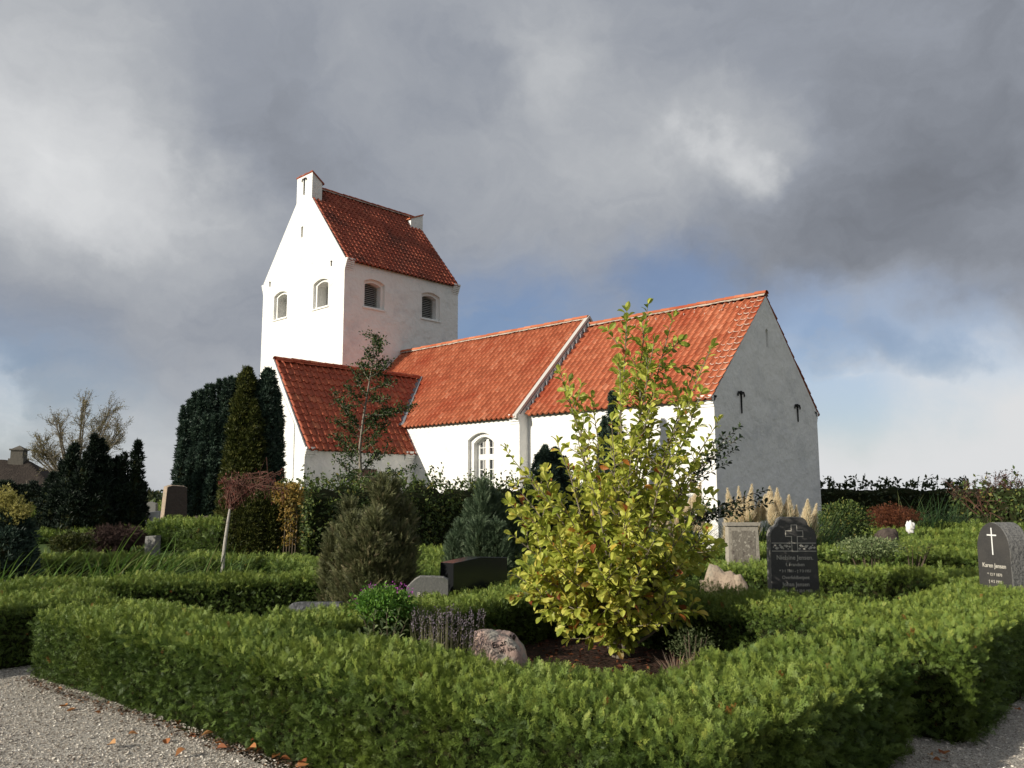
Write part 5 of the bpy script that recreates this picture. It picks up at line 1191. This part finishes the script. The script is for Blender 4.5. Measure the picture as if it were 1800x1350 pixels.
B = MB(); zt = P(18, 783, d)[2]; B.box((cx2-.42, 2.3, rz_-.9), (cx2+.42, 3.1, zt-.12)); B.box((cx2-.52, 2.2, rz_-.9), (cx2+.52, 3.2, rz_+.12)); B.box((cx2-.5, 2.22, zt-.2), (cx2+.5, 3.18, zt-.08)); B.add([(cx2-.4, 2.35, zt-.08), (cx2+.4, 2.35, zt-.08), (cx2+.4, 3.05, zt-.08), (cx2-.4, 3.05, zt-.08), (cx2, 2.7, zt+.18)], [(0, 1, 4), (1, 2, 4), (2, 3, 4), (3, 0, 4)])
B.build('chimney', mat('chimney_stone', (.12, .11, .095), .9, .1, bump=[(6, .5, .05)]), rf)
# far low bushes on the horizon at the left
hedge('far_hedge', tuple(XY(150, 70)[:2]), tuple(XY(330, 60)[:2]), 2.5, 1.5, 'distant dark hedge on the horizon between the black yews and the big yew', None, 'beech_dark', 'leaf', .10, 300, 0, 14, sprig=3, rough_top=.25)
hedge('far_hedge', tuple(XY(-60, 44)[:2]), tuple(XY(110, 40)[:2]), 1.4, 1.0, 'low green hedge in front of the thatched cottage', None, 'beech', 'leaf', .08, 300, 0, 14, rough_top=.1)

# ------------------------------------------------------------------ pebbles and fallen leaves
n = 46000; e_ = rng.uniform(-9.6, -.2, n*2); w_ = rng.uniform(.7, 2.85, n*2); v = np.stack([e_, w_], 1); dd_ = np.hypot(v[:, 0], v[:, 1]); k_ = (dd_ > 2.6) & (rng.random(2*n) < np.clip((5.2/dd_)**1.5, 0, 1)); p1 = v[k_][:n]
m_ = 16000; p2 = np.stack([rng.uniform(-2.0, .6, m_), rng.uniform(3.4, 10, m_)], 1); p2 = p2[(p2[:, 0] > -2.0)]
pp = np.vstack([p1, p2]); I = len(pp); s_ = rng.lognormal(math.log(.0062), .35, I)
vs = np.array([(1, 0, 0), (.3, .9, 0), (-.9, .4, 0), (-.6, -.8, 0), (.6, -.8, 0), (.1, .05, .75), (0, 0, -.6)]); 
Fq = np.array([(0, 1, 5, 5), (1, 2, 5, 5), (2, 3, 5, 5), (3, 4, 5, 5), (4, 0, 5, 5)])
vs8 = np.array([(1, .4, 0), (.4, 1, 0), (-.5, .9, 0), (-1, .2, 0), (-.6, -.8, 0), (.5, -.9, 0), (.55, .1, .62), (-.1, .6, .66), (-.5, -.1, .58), (.1, -.5, .6)], float)
Fq = np.array([(0, 1, 7, 6), (1, 2, 3, 7), (7, 3, 8, 8), (3, 4, 9, 8), (4, 5, 6, 9), (5, 0, 6, 6), (6, 7, 8, 9)]); Fq = np.array([(0, 1, 7, 6), (1, 2, 3, 7), (3, 4, 8, 7), (4, 5, 9, 8), (5, 0, 6, 9), (6, 7, 8, 9)])
fol = Fol(); fol.inst((vs8, Fq), np.column_stack([pp, np.full(I, .005)+rng.random(I)*.004]), np.column_stack([rng.normal(size=(I, 2)), rng.normal(0, .25, I)]), np.array([0, 0, -1.0])+rnd3(I)*.3, s_*np.ones(I))
tag(fol.build('pebbles', mat('pebble', (.4, .38, .34), .8, .3, attr=[(0, (.20, .16, .13)), (.22, (.44, .39, .33)), (.6, (.66, .61, .54)), (.9, (.74, .69, .61)), (1, (.85, .82, .76))])), 'loose mixed grey and cream gravel on the path', 'gravel', None, 'stuff')
# fallen leaves, each one a thing
def fallen(x, y, s_, lab, grp, z=.014):
    q = PZ(x, y, z); V, F = T_BIG; rr = random.random(); V = V*[1.5, 1, 1]; V = V.copy(); V[:, 2] += .22*np.abs(V[:, 0])*2+.25*(V[:, 1]-.5)**2
    o = arrmesh('fallen_leaf', V*s_, F, MT['fallen'], np.full(len(F), rr)); o.location = (q[0], q[1], z+.004); o.rotation_euler = (random.uniform(-.5, .5), random.uniform(-.5, .5), random.uniform(0, 6.28))
    return tag(o, lab, 'leaf', grp)
lab = 'dry orange-brown leaf fallen on the gravel along the foreground hedge'
for x, y in ((120, 1240), (165, 1252), (135, 1246), (243, 1292), (292, 1300), (312, 1276), (338, 1290), (353, 1296), (190, 1312), (308, 1332), (435, 1320), (452, 1322), (470, 1318), (478, 1335), (512, 1338), (525, 1344), (543, 1345), (560, 1336), (575, 1342), (590, 1334), (604, 1338), (545, 1330), (390, 1308), (400, 1316), (618, 1343)):
    fallen(x, y, random.uniform(.045, .08), lab, 'leaves fallen on the front path')
for x, y in ((1650, 1318), (1640, 1330), (1665, 1335), (1655, 1340), (1672, 1322), (1780, 1245), (1795, 1250)):
    fallen(x, y, random.uniform(.04, .065), 'brown curled leaf lying in shade on the right-hand gravel', 'leaves fallen on the right path')
n = 1500; u_ = rng.random(n); q = np.stack([-8.3+6.4*u_, 2.56+.52*u_-np.abs(rng.normal(0, .07, n)), .012+rng.random(n)*.012], 1); fol = Fol(); fol.inst(T_LEAF, q, rnd3(n)*[1, 1, .15], rnd3(n)*.5+[0, 0, 1], .026*rng.uniform(.4, 1.4, n), rng.random(n)**2)
tag(fol.build('hedge_litter', fmat('brown_litter', [(0, (.07, .045, .03)), (.7, (.16, .09, .05)), (1, (.38, .17, .07))], .1)), 'fine brown litter of dead sprigs along the foot of the foreground hedge', 'leaf litter', None, 'stuff')
# bark litter on the bed
n = 900; q = np.stack([rng.uniform(-5.6, -2.7, n), rng.uniform(4.1, 6.8, n), np.full(n, .14)], 1); fol = Fol(); fol.inst(T_LEAF, q+rnd3(n)*[0, 0, .006], rnd3(n)*[1, 1, .2], rnd3(n)*.4+[0, 0, 1], .05*rng.uniform(.5, 1.2, n))
tag(fol.build('leaf_litter', MT['rust']), 'reddish leaf litter under the magnolia', 'leaf litter', None, 'stuff')
